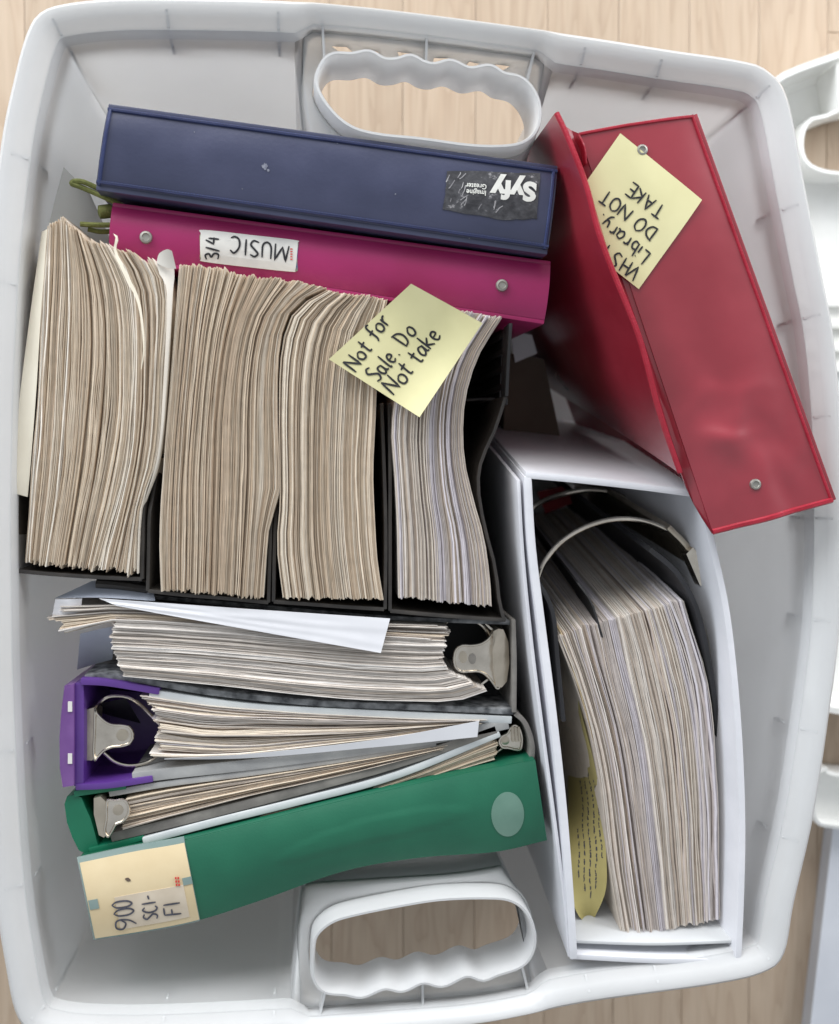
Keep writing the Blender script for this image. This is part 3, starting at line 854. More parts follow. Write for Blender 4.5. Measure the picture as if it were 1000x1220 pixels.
# worn patches of the sticker
for k in range(16):
    cx, cy = (rs.uniform(532, 556), rs.uniform(208, 249)) if k < 11 else (rs.uniform(562, 600), rs.uniform(243, 254))
    an = rs.uniform(1.7, 2.6); ln = rs.uniform(2, 7)
    pts = [(cx+math.cos(an)*ln*t, cy+math.sin(an)*ln*t) for t in (-1, -.2, .4, 1)]
    wv = [(pts[i][0]+rs.uniform(-.7, .7), pts[i][1]+rs.uniform(-.7, .7)) for i in range(4)]
    out = wv+[(p[0]+rs.uniform(.4, 1.1), p[1]+rs.uniform(.4, 1.1)) for p in wv[::-1]]
    bm = bmesh.new(); bm.faces.new([bm.verts.new(onto(C, bf, p[0], p[1], zb, 0.0008)) for p in out])
    obj('worn_patch', bm, M['worn'], stk)
def lettering(name, body, size, bold, o, ang, c, f, zz, lift, m, parent, sx=1.0):
    vs, fs = text_mesh(body, size, bold)
    bm = bmesh.new(); ca, sa = math.cos(ang), math.sin(ang); V_ = []
    for p in vs:
        # plan of the photograph: letters laid along ang, y of the photo points down
        x, y = p.x*sx, p.y
        V_.append(bm.verts.new(onto(c, f, o[0]+ca*x-sa*(-y), o[1]+sa*x+ca*(-y), zz, lift)))
    for q in fs:
        try: bm.faces.new([V_[i] for i in q])
        except ValueError: pass
    return obj(name, bm, m, parent)
lettering('lettering', 'Syfy', 30, 1.5, (638.5, 219.5), R(180+4), C, bf, zb, 0.0009, M['print_white'], stk, 1.10)
lettering('lettering', 'Imagine', 8.6, 0.15, (579, 228.5), R(180+4), C, bf, zb, 0.0009, M['print_white'], stk, 0.9)
lettering('lettering', 'Greater', 8.6, 0.15, (579.5, 221), R(180+4), C, bf, zb, 0.0009, M['print_white'], stk, 0.9)
# scuff on the vinyl
M['scuff'] = noisy('scuffed_vinyl', lin(92, 95, 112), lin(134, 136, 148), 700, 0.6)
for sx, sy, sr in ((316, 199, 4.2), (320, 204, 2.0), (386, 166, 1.0), (402, 171, .8), (471, 232, 1.1), (232, 158, .9), (560, 283, .9), (289, 225, .8)):
    pts = [(sx+sr*rs.uniform(.5, 1.1)*math.cos(k*.45), sy+sr*rs.uniform(.5, 1.1)*math.sin(k*.45)) for k in range(14)]
    bm = bmesh.new(); bm.faces.new([bm.verts.new(onto(C, bf, x_, y_, zb, 0.0003)) for x_, y_ in pts])
    obj('scuff', bm, M['scuff'], blue)

# --- magenta binder
zm = 0.268
C2 = [at(134, 246, zm), at(656, 316, zm), at(649, 381, zm-0.002), at(130, 303, zm-0.002)]
mag = thing('magenta_binder', 'magenta plastic binder, spine up, with a handwritten white label between two rivets', 'binder', V(((C2[0].x+C2[2].x)/2, (C2[0].y+C2[2].y)/2, 0.008)))
mf = corner_fn(C2, 0.004, 0.0, 1)
obj('spine', slab_bm(mf, 30, 12, 0.003, 0), M['magenta'], mag, True)
wall('front_cover', [(130, 303, zm-0.0022), (649, 381.5, zm-0.0022)], zm, 0.012, 0.003, M['magenta'], mag, n=8, side=-0.4, lean=(0, 0.008))
wall('back_cover', [(134, 246, zm-0.0005), (656, 316, zm-0.0005)], zm, 0.012, 0.003, M['magenta'], mag, n=8, side=0.4, lean=(0, -0.004))
for p in ((175, 284), (597, 341)): rivet(mag, onto(C2, mf, p[0], p[1], zm, 0.0005), r=0.0041)
lab = decal('label', cr([(240, 280), (243, 275), (300, 281), (352, 287), (355, 291), (354, 306), (352, 322), (347, 324), (300, 319), (244, 312), (240, 308), (239, 294)], 60, True), C2, mf, M['label_white'], mag, zm, 0.0006)
decal('label_edge', [(238.5, 282), (242, 276), (243, 312), (238.5, 309)], C2, mf, M['foil'], lab, zm, 0.0004)
decal('label_edge', [(352, 288), (356, 291), (355, 323), (351, 324.5)], C2, mf, M['foil'], lab, zm, 0.0004)
mlf = lambda x, y: onto(C2, mf, x, y, zm, 0.0)
bm = bmesh.new()
write(bm, 'MUSIC', (345, 294), (-math.cos(R(9)), -math.sin(R(9))), (-.1, 1), 19, mlf, 2.4, 0.0009, 5, 1.15)
write(bm, '3/4', (261, 310), (0.03, -1), (-1, 0), 16, mlf, 2.3, 0.0009, 9, 1.0)
# the letters above stand on the far side, as the label is upside down
obj('handwriting', bm, M['ink'], lab)
bm = bmesh.new()
for k in range(5): bmesh.ops.create_cube(bm, size=1, matrix=Matrix.Translation(mlf(347.5, 298+k*3)+V((0, 0, 0.0009))) @ Matrix.Diagonal((0.0014, 0.0007, 0.0002, 1)))
obj('print', bm, M['print_red'], lab)

# --- red binder
zr = 0.306
C3 = [at(690, 158, zr-0.004), at(825, 137, zr), at(992, 598, zr), at(850, 636, zr-0.003)]
red = thing('red_binder', 'red vinyl binder tilted over the tote rim, with a yellow note on its spine', 'binder', V(((C3[0].x+C3[2].x)/2-.05, (C3[0].y+C3[2].y)/2, 0.01)))
def rf(u, v):
    p = bil(C3, u, v)
    e = u*(1-u)*4
    k = 0.0035*e + 0.0022*noise.noise(V((u*2.2, v*2.8, 2.0)))*e + 0.0022*math.exp(-((v-0.84-0.18*(u-0.6))/0.05)**2)*e*math.sin(u*5) - 0.002*math.exp(-((u-.62)**2+(v-.9)**2)/0.012)
    px = (690*(1-u)+825*u)*(1-v)+(850*(1-u)+992*u)*v; py = (158*(1-u)+137*u)*(1-v)+(636*(1-u)+598*u)*v
    d = math.hypot(px-898, py-577); an = math.atan2(py-577, px-898)
    left = max(0, math.cos(an-3.6))
    wob = noise.noise(V((px*.02, py*.02, 3.0)))
    k += e*left*(0.0022*math.exp(-((d-66-26*wob)/15)**2)*(0.6+wob)+0.0016*math.exp(-((d-112-40*wob)/18)**2))
    k += e*0.0016*math.sin(u*9+v*23+3*noise.noise(V((u*3, v*5, 7))))*sst((v-.45)/.5)
    return p+V((0, 0, k))
obj('spine', slab_bm(rf, 44, 110, 0.003), M['red'], red, True)
for a, b in (((0, 0.995), (1, 0.995)), ((0, 0.004), (1, 0.004)), ((0.995, 0), (0.995, 1))):
    P = [rf(a[0]+(b[0]-a[0])*k/40, a[1]+(b[1]-a[1])*k/40)+V((0, 0, 0.0002+0.0004*noise.noise(V((k*.5, a[1]*9, 1))))) for k in range(41)]
    obj('seam', tube_bm(P, 0.0019 if a[1] > 0.5 else 0.0011, 6), M['red_edge'], red, True)
wall('back_cover', [(826, 137, zr-0.003), (992, 597, zr-0.003)], zr, 0.03, 0.003, M['red'], red, n=14, lean=(-0.085, 0.0), side=0.5)
RID = [(661, 135, zr+0.004), (675, 165, zr+0.007), (696, 220, zr+0.010), (709, 270, zr+0.011), (723, 310, zr+0.011), (739, 350, zr+0.011), (757, 395, zr+0.010), (768, 432, zr+0.008), (783, 490, zr+0.004), (808, 563, zr-0.002)]
rp = [at(*p) for p in even(cr(RID, 80), 41)]
bm = bmesh.new(); rows = []
for i, p in enumerate(rp):
    row = []
    for k in range(13):
        t = k/12
        row.append(V((p.x-0.024*(0.2+0.8*sst(i/14))*t**1.15-0.008*math.sin(math.pi*t)*math.sin(math.pi*i/40), p.y+0.075*t*max(0, i/40-0.3)/0.7+0.012*math.sin(i*.16)*t*(1-t), p.z*(1-t)+0.012*t)))
    rows.append(row)
A = [[bm.verts.new(q) for q in r] for r in rows]; B = [[bm.verts.new(q+V((0.0028, 0, -0.0004))) for q in r] for r in rows]
for i in range(40):
    for k in range(12):
        bm.faces.new((A[i][k], A[i][k+1], A[i+1][k+1], A[i+1][k])); bm.faces.new((B[i][k], B[i+1][k], B[i+1][k+1], B[i][k+1]))
    bm.faces.new((A[i][0], A[i+1][0], B[i+1][0], B[i][0])); bm.faces.new((A[i][12], B[i][12], B[i+1][12], A[i+1][12]))
for r in (0, 40):
    for k in range(12): bm.faces.new((A[r][k], B[r][k], B[r][k+1], A[r][k+1]))
fc = obj('front_cover', bm, M['red'], red, True)
obj('seam', tube_bm([p+V((0.0012, 0, 0.0004)) for p in rp], 0.0018, 6), M['red_edge'], fc, True)
# hinge strip that joins the cover to the spine
bm = slab_bm(lambda u, v: (rp[round(v*40)]+V((0.002, 0, -0.001)))*(1-u)+(rf(0.0, v)+V((0, 0, -0.0015)))*u-V((0, 0, 0.006*math.sin(math.pi*u))), 4, 40, 0.0012)
obj('hinge', bm, M['red'], red, True)
wall('inner_flap', [(690, 160, zr+0.002), (697, 176, zr+0.003), (699, 195, zr+0.001)], zr, zr-0.02, 0.0012, M['red_edge'], red, n=8)
for p in ((764, 180), (898, 577)):
    q = onto(C3, rf, p[0], p[1], zr, 0.0002); rivet(red, q, r=0.0036)

# --- yellow note on the red spine
nt_ = thing('sticky_note', 'yellow sticky note on the red binder, handwriting about a VHS library upside down', 'sticky note', onto(C3, rf, 760, 250, zr, 0.002))
NC = [(762, 344), (666, 264), (738, 160), (834, 240)]     # text top left, top right, bottom right, bottom left
def ridge_x(py):
    for a, b in zip(RID, RID[1:]):
        if a[1] <= py <= b[1]: return a[0]+(b[0]-a[0])*(py-a[1])/(b[1]-a[1])
    return 0
def n2f(px, py):
    rx = ridge_x(py)+1.5
    lo = rx-px
    if lo > 0: px = rx; zd = -0.0005*lo
    else: zd = 0
    q = onto(C3, rf, px, py, zr, 0.0)
    u = (px-738)/96.0
    return V((q.x, q.y, q.z+0.0022+0.0012*math.sin(px*.03)+zd*0.4))
def nbil(c, u, v): return (c[0][0]*(1-u)*(1-v)+c[1][0]*u*(1-v)+c[2][0]*u*v+c[3][0]*(1-u)*v, c[0][1]*(1-u)*(1-v)+c[1][1]*u*(1-v)+c[2][1]*u*v+c[3][1]*(1-u)*v)
obj('paper', slab_bm(lambda u, v: n2f(*nbil(NC, u, v)), 24, 24, 0.0003), M['note'], nt_, True)
bm = bmesh.new()
xd = V((-96, -80)).normalized(); yd = V((-72, 104)).normalized()     # reading direction; up for the letters (towards the first line)
def l2(text, px, py, size, sd, sq=1.0): write(bm, text, (px, py), xd, yd, size, n2f, 2.3, 0.0004, sd, sq)
l2('VHS FIL', 765, 322, 17, 1, 1.15)
l2('Library.', 776, 302, 17, 2, 1.12)
l2('DO NOT', 783, 275, 16, 3, 1.2)
l2('TAKE', 791, 249, 16, 4, 1.2)
obj('handwriting', bm, M['ink'], nt_)
# ================================================================== dark file holders with paper stacks
ZS = 0.285
def holder(label, L, Bt, Rr, z, ex=None):
    """open-topped file: left wall, front wall and right wall traced at their top edges, floor and back"""
    c = at((L[0][0]+Rr[0][0])/2, (L[0][1]+Bt[1][1])/2, 0.0)
    t = thing('file_holder', label, 'file holder', V((c.x, c.y, 0.0065)), 'dark file holders in a row')
    ln = LEANS
    wall('side_wall', L, z, 0.009, 0.0024, M['holder'], t, n=14, lean=ln)
    wall('side_wall', Rr, z, 0.009, 0.0024, M['holder'], t, n=14, lean=ln)
    wall('front_wall', Bt, z, 0.009, 0.0026, M['holder'], t, n=10, lean=ln)
    fpts = [(L[0][0], L[0][1]), (L[-1][0], L[-1][1]), *[(p[0], p[1]) for p in Bt[1:-1]], (Rr[-1][0], Rr[-1][1]), (Rr[0][0], Rr[0][1])]
    top = [V((at(p[0], p[1], z).x+ln[0], at(p[0], p[1], z).y+ln[1], 0.0095)) for p in fpts]
    obj('floor_panel', prism_bm(top, 0.0068), M['holder_black'], t)
    wall('back_wall', [(L[0][0], L[0][1]+2, z-0.09), (Rr[0][0], Rr[0][1]+2, z-0.09)], z-0.09, 0.009, 0.002, M['holder'], t, n=3, lean=ln)
    return t
LEANS = (0.016, 0.004)
h1 = holder('dark file holder at the left wall of the tote, first of the row of four',
       [(24, 300, 0.262), (22, 500, 0.266), (21, 588, 0.272), (20, 640, 0.272), (17, 680, 0.272)], [(17, 680), (60, 684), (120, 688), (169, 690)], [(192, 540, 0.262), (177, 580, 0.27), (171, 605, 0.272), (170, 650, 0.272), (169, 690, 0.272)], 0.272)
LEANS = (0.010, 0.004)
h2 = holder('dark file holder second from the left in the row',
       [(190, 545, 0.258), (182, 590, 0.264), (178, 615, 0.27), (177, 660, 0.27), (176, 704, 0.27)], [(176, 704), (220, 709), (270, 713), (320, 718)], [(335, 580, 0.26), (324, 610, 0.268), (322, 650, 0.27), (320, 718, 0.27)], 0.27)
LEANS = (0.004, 0.004)
h3 = holder('dark file holder third from the left in the row',
       [(334, 585, 0.26), (329, 615, 0.268), (327, 660, 0.27), (326, 717, 0.27)], [(326, 717), (370, 720), (410, 723), (458, 726)], [(455, 480, 0.262), (458, 560, 0.268), (460, 640, 0.27), (459, 726, 0.27)], 0.27)
h4 = holder('black file holder with slotted right wall at the right end of the row',
       [(464, 480, 0.262), (465, 560, 0.268), (465, 640, 0.27), (465, 728, 0.27)], [(465, 728), (520, 733), (560, 736), (603, 739)], [(603, 472, 0.258), (590, 512, 0.258), (574, 548, 0.260), (570, 580, 0.262), (577, 625, 0.265), (590, 675, 0.268), (595, 715, 0.27), (601, 739, 0.27)], 0.27)
# slotted upper part of the last holder's right wall: rails and bars
wall('wall_rail', [(609, 385, 0.268), (606, 430, 0.266), (604, 472, 0.262)], 0.26, 0.245, 0.0024, M['holder_black'], h4, n=6, lean=(0.0, 0))
wall('wall_rail', [(601, 388, 0.20), (597, 474, 0.20)], 0.2, 0.009, 0.0024, M['holder_black'], h4, n=4)
for y in (389, 410, 432, 454, 474): wall('wall_bar', [(608-(y-385)*.05, y, 0.247), (608-(y-385)*.05, y+8, 0.247)], 0.247, 0.1, 0.0022, M['holder_black'], h4, n=3)

def pstack(label, curves, n, seed, tints, name='paper_stack', group='paper stacks standing in the file holders', zt=ZS, zb=0.03, lean=(0.008, 0.004), **k):
    m = curves[len(curves)//2][1]; c = at(*m[len(m)//2], zt)
    t = thing(name, label, 'paper stack', V((c.x, c.y, zb)), group)
    sheets(t, curves, n, zt, zb, seed, tints, lean, **k)
    return t
S1 = [(0, [(57, 266), (52, 330), (46, 450), (38, 560), (30, 667)]), (.2, [(76, 262), (78, 330), (72, 450), (66, 560), (50, 673)]), (.4, [(95, 278), (112, 340), (116, 430), (106, 540), (84, 674)]),
      (.62, [(122, 292), (146, 345), (152, 430), (146, 540), (112, 678)]), (.8, [(150, 300), (172, 345), (175, 430), (168, 540), (138, 680)]), (1, [(186, 312), (199, 350), (193, 450), (186, 545), (168, 606), (164, 683)])]
p1 = pstack('tall fanned stack of aged paper at the far left of the row', S1, 176, 11, TAN, lean=(0.016, 0.004), gap=0.30, wave=1.3, ej=3.0, wide=0.05, zslope=lambda s, t: -0.010*s)
S2 = [(0, [(214, 316), (206, 420), (196, 540), (190, 640), (192, 703)]), (.3, [(262, 320), (246, 400), (232, 540), (230, 640), (228, 705)]), (.55, [(310, 330), (284, 390), (270, 480), (266, 600), (262, 708)]),
      (.8, [(352, 336), (318, 380), (304, 450), (301, 580), (293, 712)]), (1, [(388, 343), (350, 365), (334, 410), (331, 490), (334, 585), (321, 625), (314, 713)])]
p2 = pstack('dense tan paper stack, second from left, top edges sweeping right', S2, 220, 12, TAN[:6], lean=(0.010, 0.004), ej=1.6, gap=0.22, wave=1.0, wide=0.03, zslope=lambda s, t: -0.010*s)
S3 = [(0, [(389, 346), (352, 370), (336, 416), (332.5, 495), (334, 590), (330, 650), (337, 712)]), (.5, [(430, 352), (402, 390), (390, 460), (386, 560), (388, 640), (396, 713)]),
      (1, [(462, 356), (452, 420), (448, 500), (445, 570), (449, 660), (457, 714)])]
p3 = pstack('tan paper stack under the left corner of the sticky note', S3, 150, 13, TAN[:6], lean=(0.004, 0.004), ej=1.1, wide=0.04, zslope=lambda s, t: -0.010*s)
S4 = [(0, [(520, 366), (485, 420), (468, 500), (471, 570), (474, 640), (475, 711)]), (.5, [(565, 372), (530, 430), (516, 500), (518, 580), (526, 640), (529, 717)]),
      (1, [(598, 379), (570, 425), (554, 480), (553, 540), (563, 590), (577, 640), (584, 690), (586, 722)])]
p4 = pstack('greyish bowed paper stack at the right end of the row', S4, 136, 14, GREY, lean=(0.002, 0.004), ej=1.1, zslope=lambda s, t: -0.012*s)

# divider, torn slip and cream folder beside the first stack
strip('divider_sheet', [(187, 312, 0.292), (190, 326, 0.291), (199, 352, 0.289), (195, 450, 0.287), (188, 540, 0.283), (170, 604, 0.274)], [(207, 316, 0.288), (208, 330, 0.286), (206, 352, 0.285), (201, 450, 0.28), (192, 545, 0.277), (175, 597, 0.272)], M['card_white'],
      None, 'bent white divider card between the first and second paper stacks', 'card', None, 0.0006, 40)
strip('divider_tip', [(187, 311, 0.292), (190, 302, 0.294), (199, 297, 0.296), (205, 299, 0.296)], [(188, 314, 0.292), (196, 318, 0.292), (204, 320, 0.291), (210, 320, 0.29)], M['card_white'], bpy.data.objects['divider_sheet'])
dv = bpy.data.objects['divider_tip']; dv.location = V(dv.location)
strip('torn_slip', [(135, 278, 0.290), (138, 284, 0.291), (136, 300, 0.291), (149, 330, 0.2905), (164, 362, 0.290), (170.5, 410, 0.289), (168, 440, 0.288)], [(140, 281, 0.290), (141, 287, 0.290), (139, 299, 0.290), (153, 328, 0.29), (167, 360, 0.289), (172.5, 410, 0.288), (169, 440, 0.287)], M['card_cream'],
      None, 'narrow torn white slip sticking out of the leftmost stack', 'paper slip', None, 0.0004, 30)
strip('cream_folder', [(58, 272, 0.279), (50, 360, 0.279), (43, 470, 0.278), (36, 560, 0.276), (33, 592, 0.275)], [(50, 276, 0.270), (38, 360, 0.272), (24, 470, 0.274), (15, 565, 0.275), (18, 588, 0.274)], M['card_cream'],
      None, 'cream card folder edge along the left side of the leftmost stack', 'folder', None, 0.0008, 24)
# plastic sleeve and olive cords at the upper left
leaf('plastic_sleeve', [(76, 199, 0.245), (108, 232, 0.235), (138, 300, 0.225), (52, 290, 0.25)], M['sleeve'], None, 'crumpled greyish see-through sleeve behind the leftmost stack', 'plastic sleeve', None, 0.0006, 12, 0.004)
cd = thing('elastic_cord', 'olive green elastic cord loop with a small barrel toggle beside the magenta binder', 'cord', at(120, 250, 0.22))
tube('cord_loop', [(150, 247, 0.262), (120, 233, 0.264), (97, 223, 0.266), (86, 219, 0.267), (89, 216, 0.267), (100, 217, 0.267), (120, 226, 0.264), (140, 236, 0.26)], 0.26, 0.0017, M['olive'], cd, 40)
tube('cord_end', [(96, 267, 0.262), (115, 268, 0.262), (140, 268, 0.26)], 0.26, 0.0017, M['olive'], cd, 12)
tube('cord_end', [(105, 273, 0.259), (120, 276, 0.258), (140, 275, 0.256)], 0.258, 0.0016, M['olive'], cd, 12)
a, b = at(117, 253, 0.258), at(134, 251, 0.256)
bm = lathe_bm(a, [(0.002, 0), (0.0043, 0.0008), (0.0045, 0.003), (0.0045, 0.0075), (0.0042, 0.009), (0.0025, 0.0098), (0.0018, 0.0075)], 18, b-a)
obj('toggle', bm, M['olive'], cd, True)

# ================================================================== sticky note on the stacks
n1 = thing('sticky_note', 'yellow sticky note reading Not for Sale on the paper stacks', 'sticky note', at(485, 418, 0.29))
N1 = [(392, 428), (490, 338), (575, 385), (500, 497)]     # text top left, top right, bottom right, bottom left
def n1f(px, py):
    # curls up towards its upper and lower ends
    d = ((px-392)*0.55+(py-428)*(-0.6))
    u = ((px-392)*98+(py-428)*(-90))/(98**2+90**2)
    w_ = ((px-392)*108+(py-428)*69)/(108**2+69**2)
    z = 0.2905+0.010*max(0, u-0.6)**2*8+0.012*max(0, w_-0.65)**2*6-0.003*math.sin(math.pi*min(max(u, 0), 1))+0.006*max(0, 0.25-w_)**2*8
    return at(px, py, z)
obj('paper', slab_bm(lambda u, v: n1f(*nbil(N1, u, v)), 20, 20, 0.0003), M['note'], n1, True)
bm = bmesh.new()
def l1(text, px, py, qx, qy, size, sd, sq=1.0):
    d = V((qx-px, qy-py)).normalized(); u_ = V((d.y, -d.x))
    write(bm, text, (px, py), d, u_, size, n1f, 2.5, 0.0004, sd, sq)
l1('Not for', 424, 443, 466, 382, 19.5, 21, 0.95)
l1('Sale. Do', 452, 456, 498, 393, 21, 22, 0.85)
l1('Not take', 470, 471, 530, 395, 21, 23, 0.95)
obj('handwriting', bm, M['ink'], n1)

# ================================================================== lever arch file, grey mottled, clamp at the right
ZF = 0.262
def clamp_plate(parent, outline, z, name='clamp_lever', mat_=None, thick=0.0014):
    q = cr(outline, 70, True); P = [at(p[0], p[1], z) for p in q]
    o = obj(name, prism_bm(P, z-thick, bev=0.0004), mat_ or M['metal'], parent, True)
    nn = inward(P)
    obj('rolled_edge', tube_bm([p+n*0.0006+V((0, 0, 0.0002)) for p, n in zip(P, nn)], 0.0009, 6, True), M['metal'], o, True)
    return o
bk = thing('lever_arch_file', 'grey mottled lever arch file with large metal clamp at its right end', 'binder', at(360, 790, 0.007))
wall('front_cover', [(101, 808, ZF-0.004), (140, 806, ZF-0.002), (250, 825, ZF), (380, 838, ZF), (500, 843, ZF), (612, 848, ZF)], ZF, 0.009, 0.0042, M['cloud'], bk, n=24, lean=(0.004, 0.008))
wall('back_cover', [(120, 706, ZF-0.03), (300, 722, ZF-0.02), (460, 736, ZF-0.012), (608, 742, ZF-0.004)], ZF, 0.009, 0.003, M['cloud'], bk, n=10, lean=(0.004, 0.0))
wall('spine', [(612, 738, ZF+0.002), (613.5, 790, ZF+0.002), (613, 849, ZF+0.002)], ZF, 0.009, 0.0030, M['grey_dark'], bk, n=8, lean=(0.0, 0.004))
pr = [(525, 740), (608, 743), (608, 845), (530, 842)]
obj('inner_floor', prism_bm([at(p[0], p[1], 0.2) for p in pr], 0.195), M['black'], bk)
clamp_plate(bk, [(540, 784), (543, 773), (551, 768), (562, 768), (573, 766), (582, 760), (588, 751), (592, 749), (597, 752), (598, 785), (597, 816), (592, 821), (587, 815), (580, 806), (571, 801), (560, 801), (549, 801), (542, 795)], 0.256)
o = prism('clamp_base', [(588, 752, .2605), (594, 749, .263), (600, 750, .2605), (606, 765, .258), (607, 790, .258), (604, 812, .2585), (598, 819, .26), (591, 818, .2605), (588, 800, .262), (587, 775, .262)], 0.261, 0.235, M['brass'], bk, bev=0.001)
for x, y, rx, ry, m_ in ((552, 783, 5, 7, 'brass'), (563, 785, 4.5, 6.5, 'grey_dark')):
    obj('rivet_mark', prism_bm([at(x+rx*math.cos(a), y+ry*math.sin(a), 0.2567) for a in [k*math.pi/9 for k in range(18)]], 0.2560), M[m_], bk, True)
tube('clamp_wire', [(574, 737, 0.254), (585, 749, 0.254), (592, 750, 0.254)], 0.254, 0.0009, M['metal'], bk, 10)
tube('clamp_wire', [(574, 815, 0.252), (583, 808, 0.252), (592, 800, 0.25)], 0.252, 0.0009, M['metal'], bk, 10)
tube('ring', [(590, 775, 0.245), (575, 745, 0.247), (545, 735, 0.247), (522, 748, 0.244)], 0.245, 0.0014, M['metal'], bk, 16)
pb = pstack('thick grey-white paper stack inside the mottled file', [(0, [(138, 735), (250, 742), (400, 752), (490, 757), (528, 759)]), (.5, [(133, 772), (250, 778), (400, 792), (490, 798), (527, 796)]), (1, [(146, 806), (250, 816), (400, 832), (520, 836), (552, 833), (579, 824)])],
       84, 21, PALE, group='paper stacks clamped in the lever arch files', zt=ZF+0.006, lean=(0.004, 0.004), ej=2.0, gap=0.18, zj=0.0012, wave=0.9)
pf = pstack('loose fan of cream paper along the top of the mottled file', [(0, [(72, 722), (110, 722), (160, 722), (300, 735), (420, 742), (530, 745)]), (.5, [(70, 737), (100, 734), (160, 731), (300, 742), (420, 750), (528, 756)]), (1, [(80, 755), (110, 748), (145, 741), (300, 750), (420, 758), (508, 764)])],
       26, 22, PALE[:5]+TAN[2:4], group='paper stacks clamped in the lever arch files', zt=ZF+0.006, lean=(0.004, 0.0), ej=5.5, gap=0.25, wave=1.2)
leaf('loose_sheet', [(118, 713, ZF+0.0085), (465, 737, ZF+0.011), (454, 778, ZF+0.0115), (140, 722, ZF+0.009)], M['sheet_white'], None, 'plain white sheet lying across the mottled file, just below the file holders', 'paper sheet', None, 0.0005, 20, 0.001)
strip('folded_sheet', [(110, 692, ZF-0.01), (150, 694, ZF-0.01), (182, 698, ZF-0.01)], [(65, 713, ZF-0.002), (120, 712, ZF+0.004), (185, 716, ZF+0.004)], M['sheet_blue'], None, 'bluish grey folded sheet sticking out below the leftmost file holder', 'paper sheet', None, 0.0006, 12)
leaf('paper_scrap', [(66, 714, ZF+0.002), (98, 713, ZF+0.002), (96, 730, ZF), (62, 735, ZF)], M['sheet_white'], None, 'crumpled white paper corner at the left end of the paper fan', 'paper sheet', None, 0.0005, 8, 0.003)
leaf('hanging_sheet', [(96, 755, ZF-0.002), (137, 746, ZF+0.001), (134, 786, ZF-0.03), (92, 798, ZF-0.04)], M['sheet_blue'], None, 'pale lilac sheet hanging at the left end of the thick grey-white paper stack', 'paper sheet', None, 0.0005, 8, -0.003)
tube('holder_foot', [(115, 695, 0.2585), (140, 697, 0.2585), (176, 702, 0.2585)], 0.2585, 0.003, M['holder'], h2, 8)

# ================================================================== purple file
pu = thing('purple_file', 'purple plastic lever arch file with its clamp at the left and grey covers', 'binder', at(340, 870, 0.007))
prism('spine', [(77, 817, .2655), (88, 815, .2665), (88, 936, .2665), (75, 938, .2655), (71.5, 915, .266), (71, 880, .266), (73, 850, .266)], ZF, 0.009, M['purple_edge'], pu, bev=0.0012, lean=(0.010, 0.0))
wall('inner_spine', [(94, 814, ZF+0.001), (94.5, 870, ZF+0.001), (94, 937, ZF+0.001)], ZF, 0.009, 0.0062, M['purple'], pu, n=8, lean=(0.008, 0))
for y in (842, 904): prism('spine_clip', [(81, y-6, .2672), (86, y-6, .2672), (86, y+6, .2672), (81, y+6, .2672)], .2672, .2645, M['purple_edge'] if False else M['label_white'], pu, bev=0.0004)
fcv = wall('front_cover', [(96, 812, ZF+0.003), (130, 814, ZF+0.003), (190, 824, ZF+0.002)], ZF, 0.009, 0.0045, M['purple'], pu, n=10, lean=(0.004, -0.003))
wall('cover_lining', [(178, 826, ZF+0.001), (300, 843, ZF+0.001), (450, 851, ZF+0.001), (610, 858, ZF)], ZF, 0.009, 0.0050, M['grey_pale'], pu, n=20, lean=(0.004, -0.003))
bcv = wall('back_cover', [(90, 938, ZF+0.002), (130, 936, ZF+0.002), (182, 928, ZF+0.001)], ZF, 0.009, 0.0042, M['purple'], pu, n=10, lean=(0.004, 0.0))
wall('cover_lining', [(158, 928, ZF-0.001), (200, 922, ZF), (300, 911, ZF), (450, 891, ZF), (560, 872, ZF), (606, 862, ZF)], ZF, 0.009, 0.0075, M['grey_board'], pu, n=22, lean=(0.004, 0.0))
obj('inner_floor', prism_bm([at(p[0], p[1], 0.18) for p in ((98, 818), (215, 830), (215, 915), (98, 932))], 0.175), M['purple'], pu)
clamp_plate(pu, [(113, 844), (117, 850), (124, 857), (133, 862), (145, 863), (154, 865), (159, 872), (159, 880), (154, 887), (145, 890), (134, 891), (125, 895), (118, 902), (113, 907), (111, 895), (112, 870)], 0.254)
prism('clamp_base', [(101, 846), (112, 843), (115, 850), (114, 900), (110, 906), (101, 906)], 0.2535, 0.23, M['brass'], pu, bev=0.001)
obj('rivet', lathe_bm(at(146, 876, 0.2538), [(0.004, 0), (0.004, 0.0008), (0.002, 0.0014), (0.0008, 0.0015)], 16), M['brass'], pu, True)
tube('ring', [(124, 897, 0.247), (138, 908, 0.247), (156, 912, 0.247), (176, 908, 0.246), (192, 898, 0.242)], 0.247, 0.0012, M['metal'], pu, 20)
tube('ring', [(112, 850, 0.243), (120, 836, 0.246), (135, 829, 0.246), (160, 834, 0.245), (192, 864, 0.24)], 0.247, 0.0012, M['metal'], pu, 20)
leaf('back_or_shade_sheet', [(120, 838, 0.240), (150, 832, 0.245), (168, 862, 0.215), (122, 850, 0.21)], M['black'], pu, thick=0.0008)  # black sheet painted in for the shadow inside the file beside the clamp
pstack('wavy cream stack of paper inside the purple file', [(0, [(172, 829), (260, 842), (400, 852), (500, 857), (572, 858)]), (.35, [(187, 850), (260, 858), (400, 861), (500, 861), (572, 859)]), (.7, [(192, 875), (260, 883), (400, 877), (500, 868), (571, 861)]), (1, [(180, 901), (250, 902), (300, 899), (450, 881), (570, 863)])],
       66, 31, GREY+TAN[3:4], group='paper stacks clamped in the lever arch files', zt=ZF+0.002, lean=(0.004, 0), ej=4.0, gap=0.24, wave=1.5, zj=0.002)
